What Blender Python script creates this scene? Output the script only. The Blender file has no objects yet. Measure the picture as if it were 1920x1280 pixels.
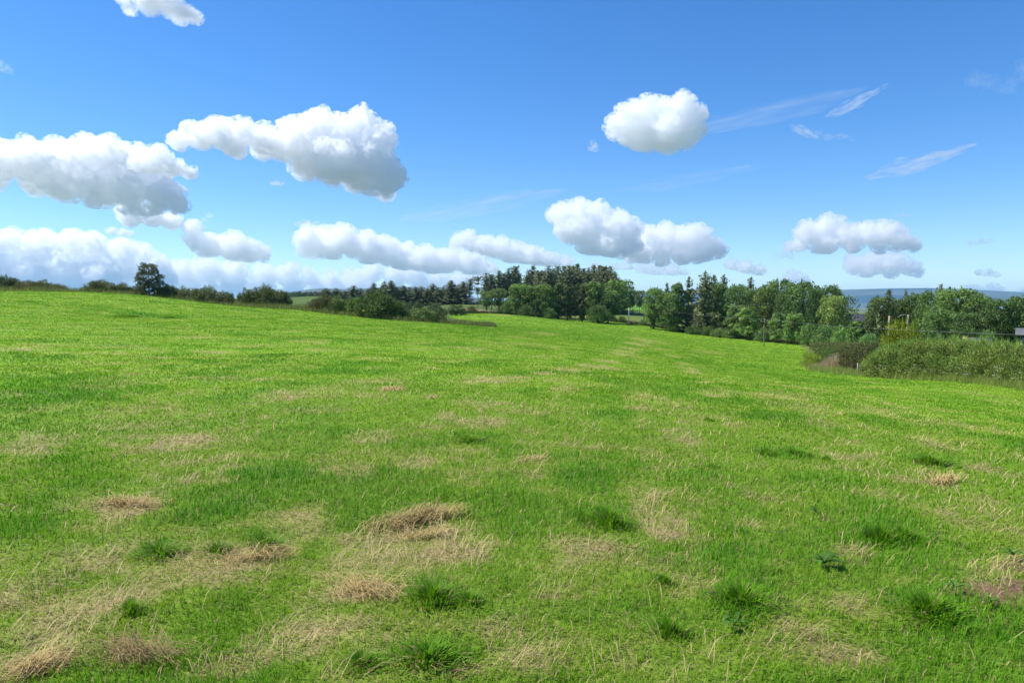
import bpy, math, os, time
import numpy as np
T0 = time.time()
SKIP = set(os.environ.get('SCENE_SKIP', '').split(','))
rng = np.random.default_rng(7)
scene = bpy.context.scene
COL = scene.collection
R = math.radians

# ------------------------------------------------------------------ camera model
F = 1387.0            # focal length in photo pixels (1920 wide)
HORIZON = 575.0
EYE = 1.65
PITCH = math.atan((640 - HORIZON) / F)
CP, SP = math.cos(PITCH), math.sin(PITCH)


def ray(u, v):
    a = (np.asarray(u, float) - 960) / F
    b = (640 - np.asarray(v, float)) / F
    return np.stack([a, CP + b * SP, -SP + b * CP], -1)


def at(u, v, D):
    """World point seen at photo pixel (u, v) at horizontal range D."""
    d = ray(u, v)
    h = np.hypot(d[..., 0], d[..., 1])
    return d * (np.asarray(D, float) / h)[..., None] + np.array([0, 0, EYE])


def zat(u, v, D):
    return float(at(u, v, D)[2])


# ------------------------------------------------------------------ noise
def _hash(ix, iy, iz, seed):
    h = (ix.astype(np.uint32) * np.uint32(374761393) + iy.astype(np.uint32) * np.uint32(668265263)
         + iz.astype(np.uint32) * np.uint32(2147483647) + np.uint32((seed * 1274126177) & 0xFFFFFFFF))
    h = (h ^ (h >> np.uint32(13))) * np.uint32(1274126177)
    h = h ^ (h >> np.uint32(16))
    h = h * np.uint32(2246822519)
    return h ^ (h >> np.uint32(15))


def noise2(x, y, seed=0):
    x = np.asarray(x, float); y = np.asarray(y, float)
    ix = np.floor(x).astype(np.int64); iy = np.floor(y).astype(np.int64)
    fx = x - ix; fy = y - iy
    u = fx * fx * fx * (fx * (fx * 6 - 15) + 10); v = fy * fy * fy * (fy * (fy * 6 - 15) + 10)
    z0 = np.zeros_like(ix)

    def g(dx, dy):
        a = _hash(ix + dx, iy + dy, z0, seed).astype(float) * (2 * math.pi / 4294967296.0)
        return np.cos(a) * (fx - dx) + np.sin(a) * (fy - dy)
    n = (g(0, 0) * (1 - u) + g(1, 0) * u) * (1 - v) + (g(0, 1) * (1 - u) + g(1, 1) * u) * v
    return n * 1.4


def fbm2(x, y, octaves=4, seed=0, gain=0.5):
    s = 0; a = 1.0; t = 0
    for o in range(octaves):
        s = s + a * noise2(x * 2 ** o + 17.3 * o, y * 2 ** o - 9.1 * o, seed + o)
        t += a; a *= gain
    return s / t


def noise3(p, seed=0):
    ip = np.floor(p).astype(np.int64); f = p - ip
    w = f * f * (3 - 2 * f)
    out = 0
    for dx in (0, 1):
        for dy in (0, 1):
            for dz in (0, 1):
                h = _hash(ip[:, 0] + dx, ip[:, 1] + dy, ip[:, 2] + dz, seed).astype(float) / 4294967296.0
                k = (w[:, 0] if dx else 1 - w[:, 0]) * (w[:, 1] if dy else 1 - w[:, 1]) * (w[:, 2] if dz else 1 - w[:, 2])
                out = out + h * k
    return out * 2 - 1


def worley3(p, seed=0):
    ip = np.floor(p).astype(np.int64); best = np.full(len(p), 9.0)
    for dx in (-1, 0, 1):
        for dy in (-1, 0, 1):
            for dz in (-1, 0, 1):
                c = ip + np.array([dx, dy, dz])
                q = [_hash(c[:, 0], c[:, 1], c[:, 2], seed + 31 * k).astype(float) / 4294967296.0 for k in range(3)]
                d = (c[:, 0] + q[0] - p[:, 0]) ** 2 + (c[:, 1] + q[1] - p[:, 1]) ** 2 + (c[:, 2] + q[2] - p[:, 2]) ** 2
                best = np.minimum(best, d)
    return np.sqrt(best)


def sstep(a, b, x):
    t = np.clip((x - a) / (b - a), 0, 1)
    return t * t * (3 - 2 * t)


# ------------------------------------------------------------------ terrain
def _terrain_points():
    pts = []

    def az_of(u):
        return math.atan((u - 960) / F)

    def add(u, D, z=None, v=None):
        if v is not None:
            z = zat(u, v, D)
        a = az_of(u)
        pts.append((a, D, z))
    for u in (-1100, -300, 300, 960, 1600, 2200, 3000):
        for r_ in (1.0, 2.5, 5.0):
            add(u, r_, z=0.0)
    rows = {
        -1100: [(20, .3, 0), (60, 2.2, 0), (115, 5.0, 0), (200, 3, 0)],
        -300: [(10, 0, 0), (20, .15, 0), (40, .9, 0), (70, 2.3, 0), (115, 0, 546), (160, 3, 0), (300, -3, 0)],
        100: [(10, 0, 0), (20, .1, 0), (40, .65, 0), (70, 1.9, 0), (112, 0, 548), (150, 2.4, 0), (250, -4, 0), (600, -6, 0)],
        300: [(20, .05, 0), (40, .45, 0), (70, 1.4, 0), (108, 0, 560), (150, 1.2, 0), (250, -4, 0)],
        500: [(10, 0, 0), (20, 0, 0), (50, .4, 0), (102, 0, 577), (150, 0, 0), (250, -3, 0), (700, 3, 0)],
        575: [(100, 0, 581), (130, 0, 576), (190, 0, 568), (260, 0, 563), (400, -2, 0)],
        440: [(190, 0, 580), (260, 0, 580)],
        650: [(190, 0, 575), (260, 0, 568), (330, 0, 572)],
        720: [(20, -.05, 0), (40, 0, 0), (92, 0, 599), (140, -1.3, 0), (190, 0, 588), (330, 0, 578)],
        850: [(20, -.1, 0), (50, -.4, 0), (98, 0, 608), (140, -1.3, 0), (195, 0, 590), (260, 0, 577), (340, 0, 571), (600, -5, 0)],
        925: [(10, -.02, 0), (50, -.6, 0), (100, 0, 614), (150, 0, 600), (195, 0, 588), (230, -.4, 0), (290, .6, 0), (360, 2.5, 0), (600, -5, 0)],
        1100: [(20, -.2, 0), (50, -1.2, 0), (100, -2.2, 0), (160, 0, 612), (225, 0, 600), (290, -.8, 0), (350, 0, 0)],
        1190: [(215, 0, 609), (270, 0, 587), (360, 0, 571), (420, 0, 569), (650, -5, 0)],
        1300: [(10, -.08, 0), (20, -.38, 0), (50, -2.1, 0), (100, -3.9, 0), (200, 0, 626), (270, -3, 0), (370, 1.5, 0)],
        1500: [(20, -.58, 0), (50, -2.75, 0), (100, -4.7, 0), (150, 0, 649), (210, -5.5, 0), (320, -1, 0)],
        1620: [(10, -.2, 0), (20, -.76, 0), (55, 0, 706), (110, -5, 0), (200, -5, 0), (600, -4, 0)],
        1800: [(20, -.88, 0), (48, 0, 717), (110, -3.8, 0), (200, -4, 0)],
        1920: [(10, -.3, 0), (20, -.95, 0), (42, 0, 731), (110, -4, 0), (300, -4, 0)],
        2400: [(10, -.4, 0), (20, -1.4, 0), (40, -3.5, 0), (110, -5, 0)],
    }
    for u, lst in rows.items():
        for D, z, v in lst:
            add(u, D, z=z) if not v else add(u, D, v=v)
    for a, r_, z in ((-1.57, 12, .2), (-1.57, 100, 3), (1.57, 12, -.6), (1.57, 100, -6), (3.14, 12, 0), (3.14, 100, 0), (2.4, 40, -1.5), (-2.4, 40, .5)):
        pts.append((a, r_, z))
    for a in np.linspace(-3.14, 3.14, 13)[:-1]:
        for r_, z in ((1500, -8), (6000, -14), (45000, -25)):
            pts.append((a, r_, z))
    return np.array(pts)


_TP = _terrain_points()


def _emb(a, r):
    L = np.log(np.maximum(r, 0.5)) * 0.36
    return np.stack([np.cos(a), np.sin(a), L], -1)


_TE = _emb(_TP[:, 0], _TP[:, 1])
_C2 = 0.10 ** 2
_d = np.sqrt(((_TE[:, None] - _TE[None]) ** 2).sum(-1) + _C2)
_n = len(_TP)
_A = np.zeros((_n + 1, _n + 1)); _A[:_n, :_n] = _d - np.eye(_n) * 2e-4; _A[:_n, _n] = 1; _A[_n, :_n] = 1
_W = np.linalg.solve(_A, np.append(_TP[:, 2], 0))


def height(x, y, micro=True):
    x = np.asarray(x, float); y = np.asarray(y, float)
    shp = x.shape
    x = x.ravel(); y = y.ravel()
    out = np.empty(len(x))
    for i in range(0, len(x), 60000):
        xs, ys = x[i:i + 60000], y[i:i + 60000]
        r = np.hypot(xs, ys); a = np.arctan2(xs, ys)
        e = _emb(a, r)
        acc = np.full(len(xs), _W[_n])
        for k in range(_n):
            dd = e - _TE[k]
            acc += _W[k] * np.sqrt((dd * dd).sum(-1) + _C2)
        out[i:i + 60000] = acc
    if micro:
        r = np.hypot(x, y)
        k = sstep(400, 60, r)
        out = out + k * (0.035 * noise2(x * .9, y * .9, 51) + 0.07 * noise2(x * .23, y * .23, 52) + 0.012 * noise2(x * 3.1, y * 3.1, 53))
    return out.reshape(shp)


def ground_at(u, v):
    """First point of the terrain under photo pixel (u, v)."""
    d = ray(u, v)
    h = math.hypot(d[0], d[1])
    t = np.geomspace(1.0, 500, 900)
    P = d[None] * (t / h)[:, None]
    z = P[:, 2] + EYE
    g = height(P[:, 0], P[:, 1])
    i = np.argmax(z < g)
    if i == 0:
        i = 600
    f = (z[i - 1] - g[i - 1]) / ((z[i - 1] - g[i - 1]) - (z[i] - g[i]) + 1e-9)
    p = P[i - 1] + (P[i] - P[i - 1]) * f
    return np.array([p[0], p[1], float(height(p[0], p[1]))])


def uD(u, D):
    a = math.atan((u - 960) / F)
    return (D * math.sin(a), D * math.cos(a))


FIELD = [uD(*q) for q in ((-1600, 120), (-600, 116), (0, 111), (150, 111), (300, 107), (440, 103), (580, 98), (730, 91), (830, 97),
                          (915, 100), (935, 104), (880, 140), (840, 185), (850, 197), (920, 203), (1010, 214), (1130, 224), (1230, 214),
                          (1400, 183), (1500, 156), (1525, 110), (1530, 63), (1625, 54), (1800, 47), (1920, 42.0), (2300, 33), (3000, 26))]
FIELD += [(60, -60), (-140, -60)]


def in_poly(x, y, poly):
    c = np.zeros(np.shape(x), bool)
    n = len(poly)
    for i in range(n):
        x0, y0 = poly[i]; x1, y1 = poly[(i + 1) % n]
        cond = ((y0 > y) != (y1 > y))
        with np.errstate(divide='ignore', invalid='ignore'):
            xi = (x1 - x0) * (y - y0) / (y1 - y0 + 1e-12) + x0
        c ^= cond & (x < xi)
    return c


# ------------------------------------------------------------------ turf map (what grows where)
# (u, v, half width px, half height px, strength): dry straw patches of the mown field
STRAW = [(240, 948, 75, 14, 1.0), (480, 1048, 70, 20, .8), (690, 1110, 75, 22, 1.0), (600, 1180, 110, 30, .6), (780, 1000, 110, 26, .8),
         (860, 1045, 70, 20, .8), (1100, 1020, 90, 16, .7), (1260, 985, 70, 22, .7), (640, 880, 70, 16, .6), (330, 830, 70, 22, .6), (60, 840, 60, 18, .6),
         (260, 800, 90, 10, .4), (730, 731, 26, 5, 1.2), (810, 746, 14, 3, 1.0), (930, 790, 45, 8, .6), (1190, 766, 30, 6, .7), (910, 756, 60, 7, .45),
         (700, 820, 60, 12, .5), (1000, 860, 40, 9, .6), (990, 770, 60, 6, .4), (1500, 760, 80, 12, .4), (1480, 740, 60, 8, .45),
         (1540, 790, 40, 9, .4), (1770, 905, 30, 8, 1.0), (1850, 880, 40, 10, .6), (1650, 930, 50, 10, .5), (1400, 985, 40, 10, .6), (1600, 1035, 40, 12, .7),
         (1750, 960, 70, 14, .6), (1860, 1080, 70, 26, .5), (1600, 1230, 90, 22, .8), (1500, 1180, 60, 20, .6), (1330, 1090, 30, 10, .3), (80, 1250, 90, 26, .9),
         (260, 1225, 80, 20, .9), (420, 1250, 110, 24, .7), (560, 1215, 100, 26, .7), (220, 1130, 80, 22, .5), (930, 1180, 60, 22, .6), (1010, 1240, 90, 24, .7),
         (850, 1260, 80, 16, .7), (1200, 1250, 80, 18, .5), (1030, 1120, 36, 9, .7), (1310, 940, 60, 10, .4), (560, 960, 60, 10, .45), (430, 830, 60, 12, .3),
         (40, 655, 50, 4, .5), (230, 650, 60, 4, .4), (200, 725, 70, 7, .5), (420, 710, 80, 6, .45), (520, 740, 60, 6, .5), (600, 770, 70, 8, .4),
         (1140, 690, 25, 14, .8), (1170, 660, 30, 8, .7), (1060, 730, 40, 8, .5), (930, 712, 60, 6, .5), (1020, 625, 30, 3, .7), (990, 645, 50, 3, .5),
         (1290, 690, 26, 12, .5), (1330, 660, 40, 4, .5), (1220, 640, 40, 4, .5), (1350, 735, 60, 7, .4), (1650, 770, 60, 8, .4), (1750, 790, 70, 8, .35),
         (1600, 830, 60, 8, .35), (1270, 810, 50, 8, .4), (940, 591, 30, 1.6, .9), (985, 590, 18, 1.5, .8), (1740, 830, 50, 8, .35)]
STRAW += [(u_, v_, 30, 3.2, .95) for u_, v_ in ((930, 714), (975, 708), (1020, 701), (1065, 694), (1105, 686), (1140, 677), (1165, 666), (1182, 655), (1196, 645), (1205, 637))]
STRAW += [(u_, v_, 20, 3, .7) for u_, v_ in ((1215, 642), (1240, 655), (1262, 668), (1282, 682), (1300, 698), (1318, 718), (1335, 742))]
STRAW += [(u_, v_, 40, 2.2, .55) for u_, v_ in ((880, 652), (930, 643), (980, 634), (1015, 627), (560, 640), (480, 650), (400, 660), (300, 672), (200, 684))]
LUSH = [(110, 730, 150, 40, .8), (60, 960, 80, 40, .6), (400, 960, 90, 18, .8), (885, 820, 70, 9, .9), (500, 880, 90, 26, .6), (820, 1110, 80, 30, .9),
        (1140, 965, 70, 28, 1.0), (1330, 1050, 180, 40, .6), (1400, 1110, 90, 40, .8), (1650, 1000, 60, 26, .8), (1460, 848, 60, 10, 1.0), (1745, 862, 45, 10, .7),
        (1740, 1130, 70, 30, .7), (300, 1030, 50, 20, .8), (500, 1010, 50, 20, .7), (800, 1220, 80, 26, .7), (1250, 1180, 70, 26, .6), (1100, 890, 200, 22, .4),
        (270, 591, 60, 3, 1.0), (325, 593, 34, 3, .9), (1550, 640, 30, 6, .4), (1300, 900, 180, 26, .4), (650, 690, 160, 16, .45), (1250, 615, 200, 8, .3), (1000, 620, 250, 10, .3),
        (1450, 700, 160, 14, .3), (1800, 750, 120, 12, .35), (1080, 855, 80, 10, .5), (1550, 900, 100, 16, .5), (1850, 1190, 80, 30, .5), (100, 1100, 70, 30, .45)]
SOIL = [(1858, 1108, 84, 27, 1.3), (1900, 1100, 40, 22, 1.2), (1545, 970, 26, 6, .7), (1610, 1055, 26, 7, .7), (1520, 1195, 22, 12, .5), (1030, 1118, 26, 6, .5), (1905, 1065, 30, 10, .7), (1780, 1108, 22, 8, .5)]


def _world_patch(u, v, hw, hh):
    p = ground_at(u, v)
    q = ground_at(u, v + min(hh, 8)); q2 = ground_at(u, v - min(hh, 8))
    r = math.hypot(p[0], p[1])
    a = math.atan2(p[0], p[1])
    lat = hw / F * r * math.cos(a)
    rad = abs(math.hypot(q2[0], q2[1]) - math.hypot(q[0], q[1])) / 2 * hh / min(hh, 8)
    return (p[0], p[1], a, max(lat, .05), max(min(rad, lat * 5), .05))


for L in (STRAW, LUSH, SOIL):
    L[:] = [_world_patch(*q[:4]) + (q[4],) for q in L]


def _patches(x, y, lst, seed):
    out = np.zeros(x.shape)
    wob = fbm2(x * 1.9, y * 1.9, 3, seed)
    for px, py, a, lat, rad, s in lst:
        R2 = 1.6 * max(lat, rad)
        m = (np.abs(x - px) < R2) & (np.abs(y - py) < R2)
        if not m.any():
            continue
        dx = x[m] - px; dy = y[m] - py
        la = dx * math.cos(a) - dy * math.sin(a); ra = dx * math.sin(a) + dy * math.cos(a)
        d = np.sqrt((la / lat) ** 2 + (ra / rad) ** 2) + wob[m] * .9
        out[m] = np.maximum(out[m], s * sstep(1.25, .35, d))
    return out


SW = R(9.5)


def turf(x, y):
    """straw, lush, soil amounts and a tone (-1..1) for each ground point of the field"""
    r = np.hypot(x, y)
    across = x * math.cos(SW) - y * math.sin(SW)
    along = x * math.sin(SW) + y * math.cos(SW)
    big = fbm2(x * .11, y * .11, 3, 3)
    mid = fbm2(x * .55, y * .55, 4, 11)
    fine = fbm2(x * 2.4, y * 2.4, 3, 23)
    stripe = np.cos(2 * math.pi * (across + 1.2 * noise2(along * .05, across * .05, 5)) / 6.3)
    stripe = sstep(.35, 1.0, stripe) * sstep(-.5, .4, noise2(along * .12, across * .3, 8))
    streak = fbm2(across * .9, along * .22, 3, 37)
    straw = sstep(.02, .50, mid * .8 + fine * .5 + streak * .35 - .05 + .10 * sstep(14, 4, r)) * .72
    straw = straw + stripe * .35 * sstep(-.25, .45, streak + fine * .5)
    straw = straw * (.62 + .38 * sstep(60, 10, r))
    lush = sstep(.02, .42, -mid * .8 + big * .8 - fine * .3 - streak * .4) * .66
    sp = _patches(x, y, STRAW, 71); lp = _patches(x, y, LUSH, 72); so = _patches(x, y, SOIL, 73)
    straw = np.clip(straw * (1 - lp * .8) + sp * (1 - .16 * sstep(14, 4, r)), 0, 1.1)
    lush = np.clip(lush * (1 - np.minimum(straw, 1)) + lp, 0, 1)
    tone = np.clip(big * .9 + mid * .5 + streak * .5, -1, 1)
    return straw, lush, so, tone


# ------------------------------------------------------------------ mesh helpers
def make_mesh(name, V, polys, color=None, smooth=False):
    """polys: list of int arrays (n, k)."""
    me = bpy.data.meshes.new(name)
    V = np.ascontiguousarray(V, np.float32)
    me.vertices.add(len(V)); me.vertices.foreach_set('co', V.ravel())
    loops = np.concatenate([p.ravel() for p in polys]).astype(np.int32)
    counts = np.concatenate([np.full(len(p), p.shape[1]) for p in polys])
    starts = np.concatenate([[0], np.cumsum(counts)[:-1]]).astype(np.int32)
    me.loops.add(len(loops)); me.loops.foreach_set('vertex_index', loops)
    me.polygons.add(len(counts)); me.polygons.foreach_set('loop_start', starts)
    if smooth:
        me.polygons.foreach_set('use_smooth', np.ones(len(counts), bool))
    me.update(calc_edges=True)
    if color is not None:
        at_ = me.color_attributes.new('Col', 'FLOAT_COLOR', 'POINT')
        c = np.ones((len(V), 4), np.float32); c[:, :3] = color
        at_.data.foreach_set('color', c.ravel())
    return me


def link(name, me, mat=None, parent=None):
    o = bpy.data.objects.new(name, me)
    COL.objects.link(o)
    if mat is not None and not me.materials:
        me.materials.append(mat)
    if parent is not None:
        o.parent = parent
    return o


def tag(o, label=None, cat=None, group=None, kind=None):
    if label: o['label'] = label
    if cat: o['category'] = cat
    if group: o['group'] = group
    if kind: o['kind'] = kind
    return o


def empty(name, loc, label, cat, group=None, rz=0.0, scale=(1, 1, 1)):
    o = bpy.data.objects.new(name, None)
    COL.objects.link(o)
    o.empty_display_size = .3
    o.location = [float(c) for c in loc]; o.rotation_euler = (0, 0, float(rz)); o.scale = [float(s) for s in scale]
    return tag(o, label, cat, group)


class Bag:
    """Collects triangles/quads/tubes into one mesh."""
    def __init__(s):
        s.V = []; s.q = []; s.t = []; s.c = []; s.n = 0

    def add(s, V, quads=None, tris=None, color=(1, 1, 1)):
        V = np.asarray(V, float).reshape(-1, 3)
        c = np.broadcast_to(np.asarray(color, float), V.shape)
        if quads is not None: s.q.append(np.asarray(quads) + s.n)
        if tris is not None: s.t.append(np.asarray(tris) + s.n)
        s.V.append(V); s.c.append(c); s.n += len(V)

    def tube(s, path, radii, k=7, color=(1, 1, 1), cap=True):
        path = np.asarray(path, float); m = len(path)
        tg = np.gradient(path, axis=0); tg /= np.linalg.norm(tg, axis=1)[:, None] + 1e-9
        ref = np.array([1, 0, 0.]) if abs(tg[0][0]) < .8 else np.array([0, 1, 0.])
        V = []
        for i in range(m):
            a = np.cross(tg[i], ref); a /= np.linalg.norm(a); b = np.cross(tg[i], a)
            th = np.arange(k) * 2 * math.pi / k
            V.append(path[i] + radii[i] * (np.cos(th)[:, None] * a + np.sin(th)[:, None] * b))
        V = np.concatenate(V)
        Q = [[i * k + j, i * k + (j + 1) % k, (i + 1) * k + (j + 1) % k, (i + 1) * k + j] for i in range(m - 1) for j in range(k)]
        T = None
        if cap:
            V = np.vstack([V, path[0], path[-1]])
            T = [[(j + 1) % k, j, m * k] for j in range(k)] + [[(m - 1) * k + j, (m - 1) * k + (j + 1) % k, m * k + 1] for j in range(k)]
        s.add(V, Q, T, color)

    def box(s, lo, hi, color=(1, 1, 1)):
        x0, y0, z0 = lo; x1, y1, z1 = hi
        V = [(x0, y0, z0), (x1, y0, z0), (x1, y1, z0), (x0, y1, z0), (x0, y0, z1), (x1, y0, z1), (x1, y1, z1), (x0, y1, z1)]
        Q = [(0, 3, 2, 1), (4, 5, 6, 7), (0, 1, 5, 4), (1, 2, 6, 5), (2, 3, 7, 6), (3, 0, 4, 7)]
        s.add(V, Q, None, color)

    def mesh(s, name, smooth=False):
        polys = []
        if s.q: polys.append(np.concatenate(s.q))
        if s.t: polys.append(np.concatenate(s.t))
        return make_mesh(name, np.concatenate(s.V), polys, np.concatenate(s.c), smooth)


# ------------------------------------------------------------------ materials
def new_mat(name):
    m = bpy.data.materials.new(name); m.use_nodes = True
    nt = m.node_tree; nt.nodes.clear()
    out = nt.nodes.new('ShaderNodeOutputMaterial')
    return m, nt, out


def plant_mat(name, transl=.35, rough=.55, spec=.25, tint=True, var=0.25):
    m, nt, out = new_mat(name)
    N = nt.nodes.new; Lk = nt.links.new
    att = N('ShaderNodeAttribute'); att.attribute_name = 'Col'
    col = att.outputs['Color']
    if tint:
        oi = N('ShaderNodeObjectInfo')
        mx = N('ShaderNodeMix'); mx.data_type = 'RGBA'; mx.blend_type = 'MULTIPLY'; mx.inputs[0].default_value = 1
        Lk(col, mx.inputs[6]); Lk(oi.outputs['Color'], mx.inputs[7]); col = mx.outputs[2]
    p = N('ShaderNodeBsdfPrincipled')
    p.inputs['Roughness'].default_value = rough; p.inputs['Specular IOR Level'].default_value = spec
    Lk(col, p.inputs['Base Color'])
    t = N('ShaderNodeBsdfTranslucent'); Lk(col, t.inputs['Color'])
    mix = N('ShaderNodeMixShader'); mix.inputs[0].default_value = transl
    Lk(p.outputs[0], mix.inputs[1]); Lk(t.outputs[0], mix.inputs[2]); Lk(mix.outputs[0], out.inputs['Surface'])
    return m


def noisy_mat(name, c1, c2, scale=5.0, rough=.8, bump=.0, spec=.2, stretch=(1, 1, 1), detail=6):
    m, nt, out = new_mat(name)
    N = nt.nodes.new; Lk = nt.links.new
    tc = N('ShaderNodeTexCoord'); mp = N('ShaderNodeMapping'); mp.inputs['Scale'].default_value = stretch
    Lk(tc.outputs['Object'], mp.inputs[0])
    n = N('ShaderNodeTexNoise'); n.inputs['Scale'].default_value = scale; n.inputs['Detail'].default_value = detail
    Lk(mp.outputs[0], n.inputs['Vector'])
    cr = N('ShaderNodeValToRGB'); cr.color_ramp.elements[0].color = (*c1, 1); cr.color_ramp.elements[1].color = (*c2, 1)
    cr.color_ramp.elements[0].position = .3; cr.color_ramp.elements[1].position = .7
    Lk(n.outputs['Fac'], cr.inputs[0])
    p = N('ShaderNodeBsdfPrincipled'); p.inputs['Roughness'].default_value = rough; p.inputs['Specular IOR Level'].default_value = spec
    Lk(cr.outputs[0], p.inputs['Base Color'])
    if bump:
        b = N('ShaderNodeBump'); b.inputs['Strength'].default_value = bump; b.inputs['Distance'].default_value = .02
        Lk(n.outputs['Fac'], b.inputs['Height']); Lk(b.outputs[0], p.inputs['Normal'])
    Lk(p.outputs[0], out.inputs['Surface'])
    return m


M_GRASS = plant_mat('grass_blades', .42, .55, .14, tint=False)
M_HAY = plant_mat('dry_hay', .15, .6, .2, tint=False)
M_LEAF = plant_mat('tree_leaves', .42, .55, .22)
M_NEEDLE = plant_mat('conifer_needles', .25, .6, .2)
M_BARK = noisy_mat('bark', (.06, .045, .03), (.16, .13, .10), 6, .9, .5, .1, (4, 4, .8))
M_PALEBARK = noisy_mat('pale_bark', (.16, .14, .11), (.34, .31, .26), 6, .9, .4, .1, (4, 4, .8))
M_POLE = noisy_mat('weathered_pole', (.16, .14, .11), (.30, .27, .22), 3, .85, .3, .1, (6, 6, .5))
M_WHITEPOLE = noisy_mat('pale_pole', (.55, .52, .45), (.72, .70, .64), 3, .7, .2, .2, (6, 6, .5))
M_TANPOLE = noisy_mat('tan_pole', (.30, .23, .15), (.48, .39, .27), 3, .85, .3, .1, (6, 6, .5))
M_METAL = noisy_mat('galvanised_metal', (.35, .36, .37), (.5, .5, .5), 10, .5, .0, .4)
M_WIRE = noisy_mat('wire', (.16, .15, .14), (.22, .21, .20), 2, .5, .0, .4)
M_SLATE = noisy_mat('slate_roof', (.035, .035, .042), (.085, .085, .10), 3, .6, .3, .3)
M_GREYROOF = noisy_mat('grey_roof', (.085, .085, .09), (.15, .15, .155), 3, .7, .3, .3)
M_RENDERWALL = noisy_mat('pale_render', (.50, .49, .46), (.66, .65, .62), 1.5, .9, .1, .1)
M_STONE = noisy_mat('grey_stone_wall', (.22, .21, .20), (.36, .35, .33), 3, .9, .4, .1)
M_DULLWALL = noisy_mat('dull_rendered_wall', (.12, .12, .115), (.19, .19, .18), 2, .9, .2, .1)
M_YELLOW = noisy_mat('yellow_paint', (.60, .48, .12), (.74, .60, .18), 4, .7, .1, .2)
M_GLASS = noisy_mat('window_glass', (.02, .025, .03), (.04, .045, .05), 1, .08, .0, .6)
M_DARKWOOD = noisy_mat('dark_boards', (.02, .018, .016), (.05, .045, .04), 3, .8, .2, .2)


def ground_mat():
    m, nt, out = new_mat('turf_and_thatch')
    N = nt.nodes.new; Lk = nt.links.new
    att = N('ShaderNodeAttribute'); att.attribute_name = 'Col'
    geo = N('ShaderNodeNewGeometry')
    n1 = N('ShaderNodeTexNoise'); n1.inputs['Scale'].default_value = 34; n1.inputs['Detail'].default_value = 5
    n2 = N('ShaderNodeTexNoise'); n2.inputs['Scale'].default_value = 3.1; n2.inputs['Detail'].default_value = 6; n2.inputs['Roughness'].default_value = .65
    Lk(geo.outputs['Position'], n1.inputs['Vector']); Lk(geo.outputs['Position'], n2.inputs['Vector'])
    add = N('ShaderNodeMath'); add.operation = 'ADD'; Lk(n1.outputs['Fac'], add.inputs[0]); Lk(n2.outputs['Fac'], add.inputs[1])
    mr = N('ShaderNodeMapRange'); mr.inputs['From Min'].default_value = .6; mr.inputs['From Max'].default_value = 1.4
    mr.inputs['To Min'].default_value = .62; mr.inputs['To Max'].default_value = 1.38
    Lk(add.outputs[0], mr.inputs['Value'])
    mx = N('ShaderNodeMix'); mx.data_type = 'RGBA'; mx.blend_type = 'MULTIPLY'; mx.inputs[0].default_value = 1
    Lk(att.outputs['Color'], mx.inputs[6]); Lk(mr.outputs[0], mx.inputs[7])
    p = N('ShaderNodeBsdfPrincipled'); p.inputs['Roughness'].default_value = .85; p.inputs['Specular IOR Level'].default_value = .12
    Lk(mx.outputs[2], p.inputs['Base Color'])
    b = N('ShaderNodeBump'); b.inputs['Strength'].default_value = .7; b.inputs['Distance'].default_value = .03
    Lk(add.outputs[0], b.inputs['Height']); Lk(b.outputs[0], p.inputs['Normal'])
    Lk(p.outputs[0], out.inputs['Surface'])
    return m


# ------------------------------------------------------------------ ground sheet
G_LUSH = np.array([.094, .238, .009]); G_MID = np.array([.164, .328, .012]); G_YEL = np.array([.292, .400, .030])
STRAWC = np.array([.46, .355, .16]); SOILC = np.array([.165, .105, .055])


def field_color(x, y):
    straw, lush, soil, tone = turf(x, y)
    t = np.clip(tone * .5 + .5, 0, 1)[:, None]
    g = G_MID * (1 - t * .55) + G_YEL * t * .55
    g = g * (1 - lush[:, None]) + G_LUSH * 1.15 * lush[:, None]
    r = np.hypot(x, y)
    k = np.minimum(straw, 1)[:, None] * (.85 - .40 * sstep(8, 60, r))[:, None]
    c = g * (1 - k) + STRAWC * .85 * k
    c = c * (1 - soil[:, None]) + SOILC * soil[:, None]
    return c, straw, lush, soil, tone


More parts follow.
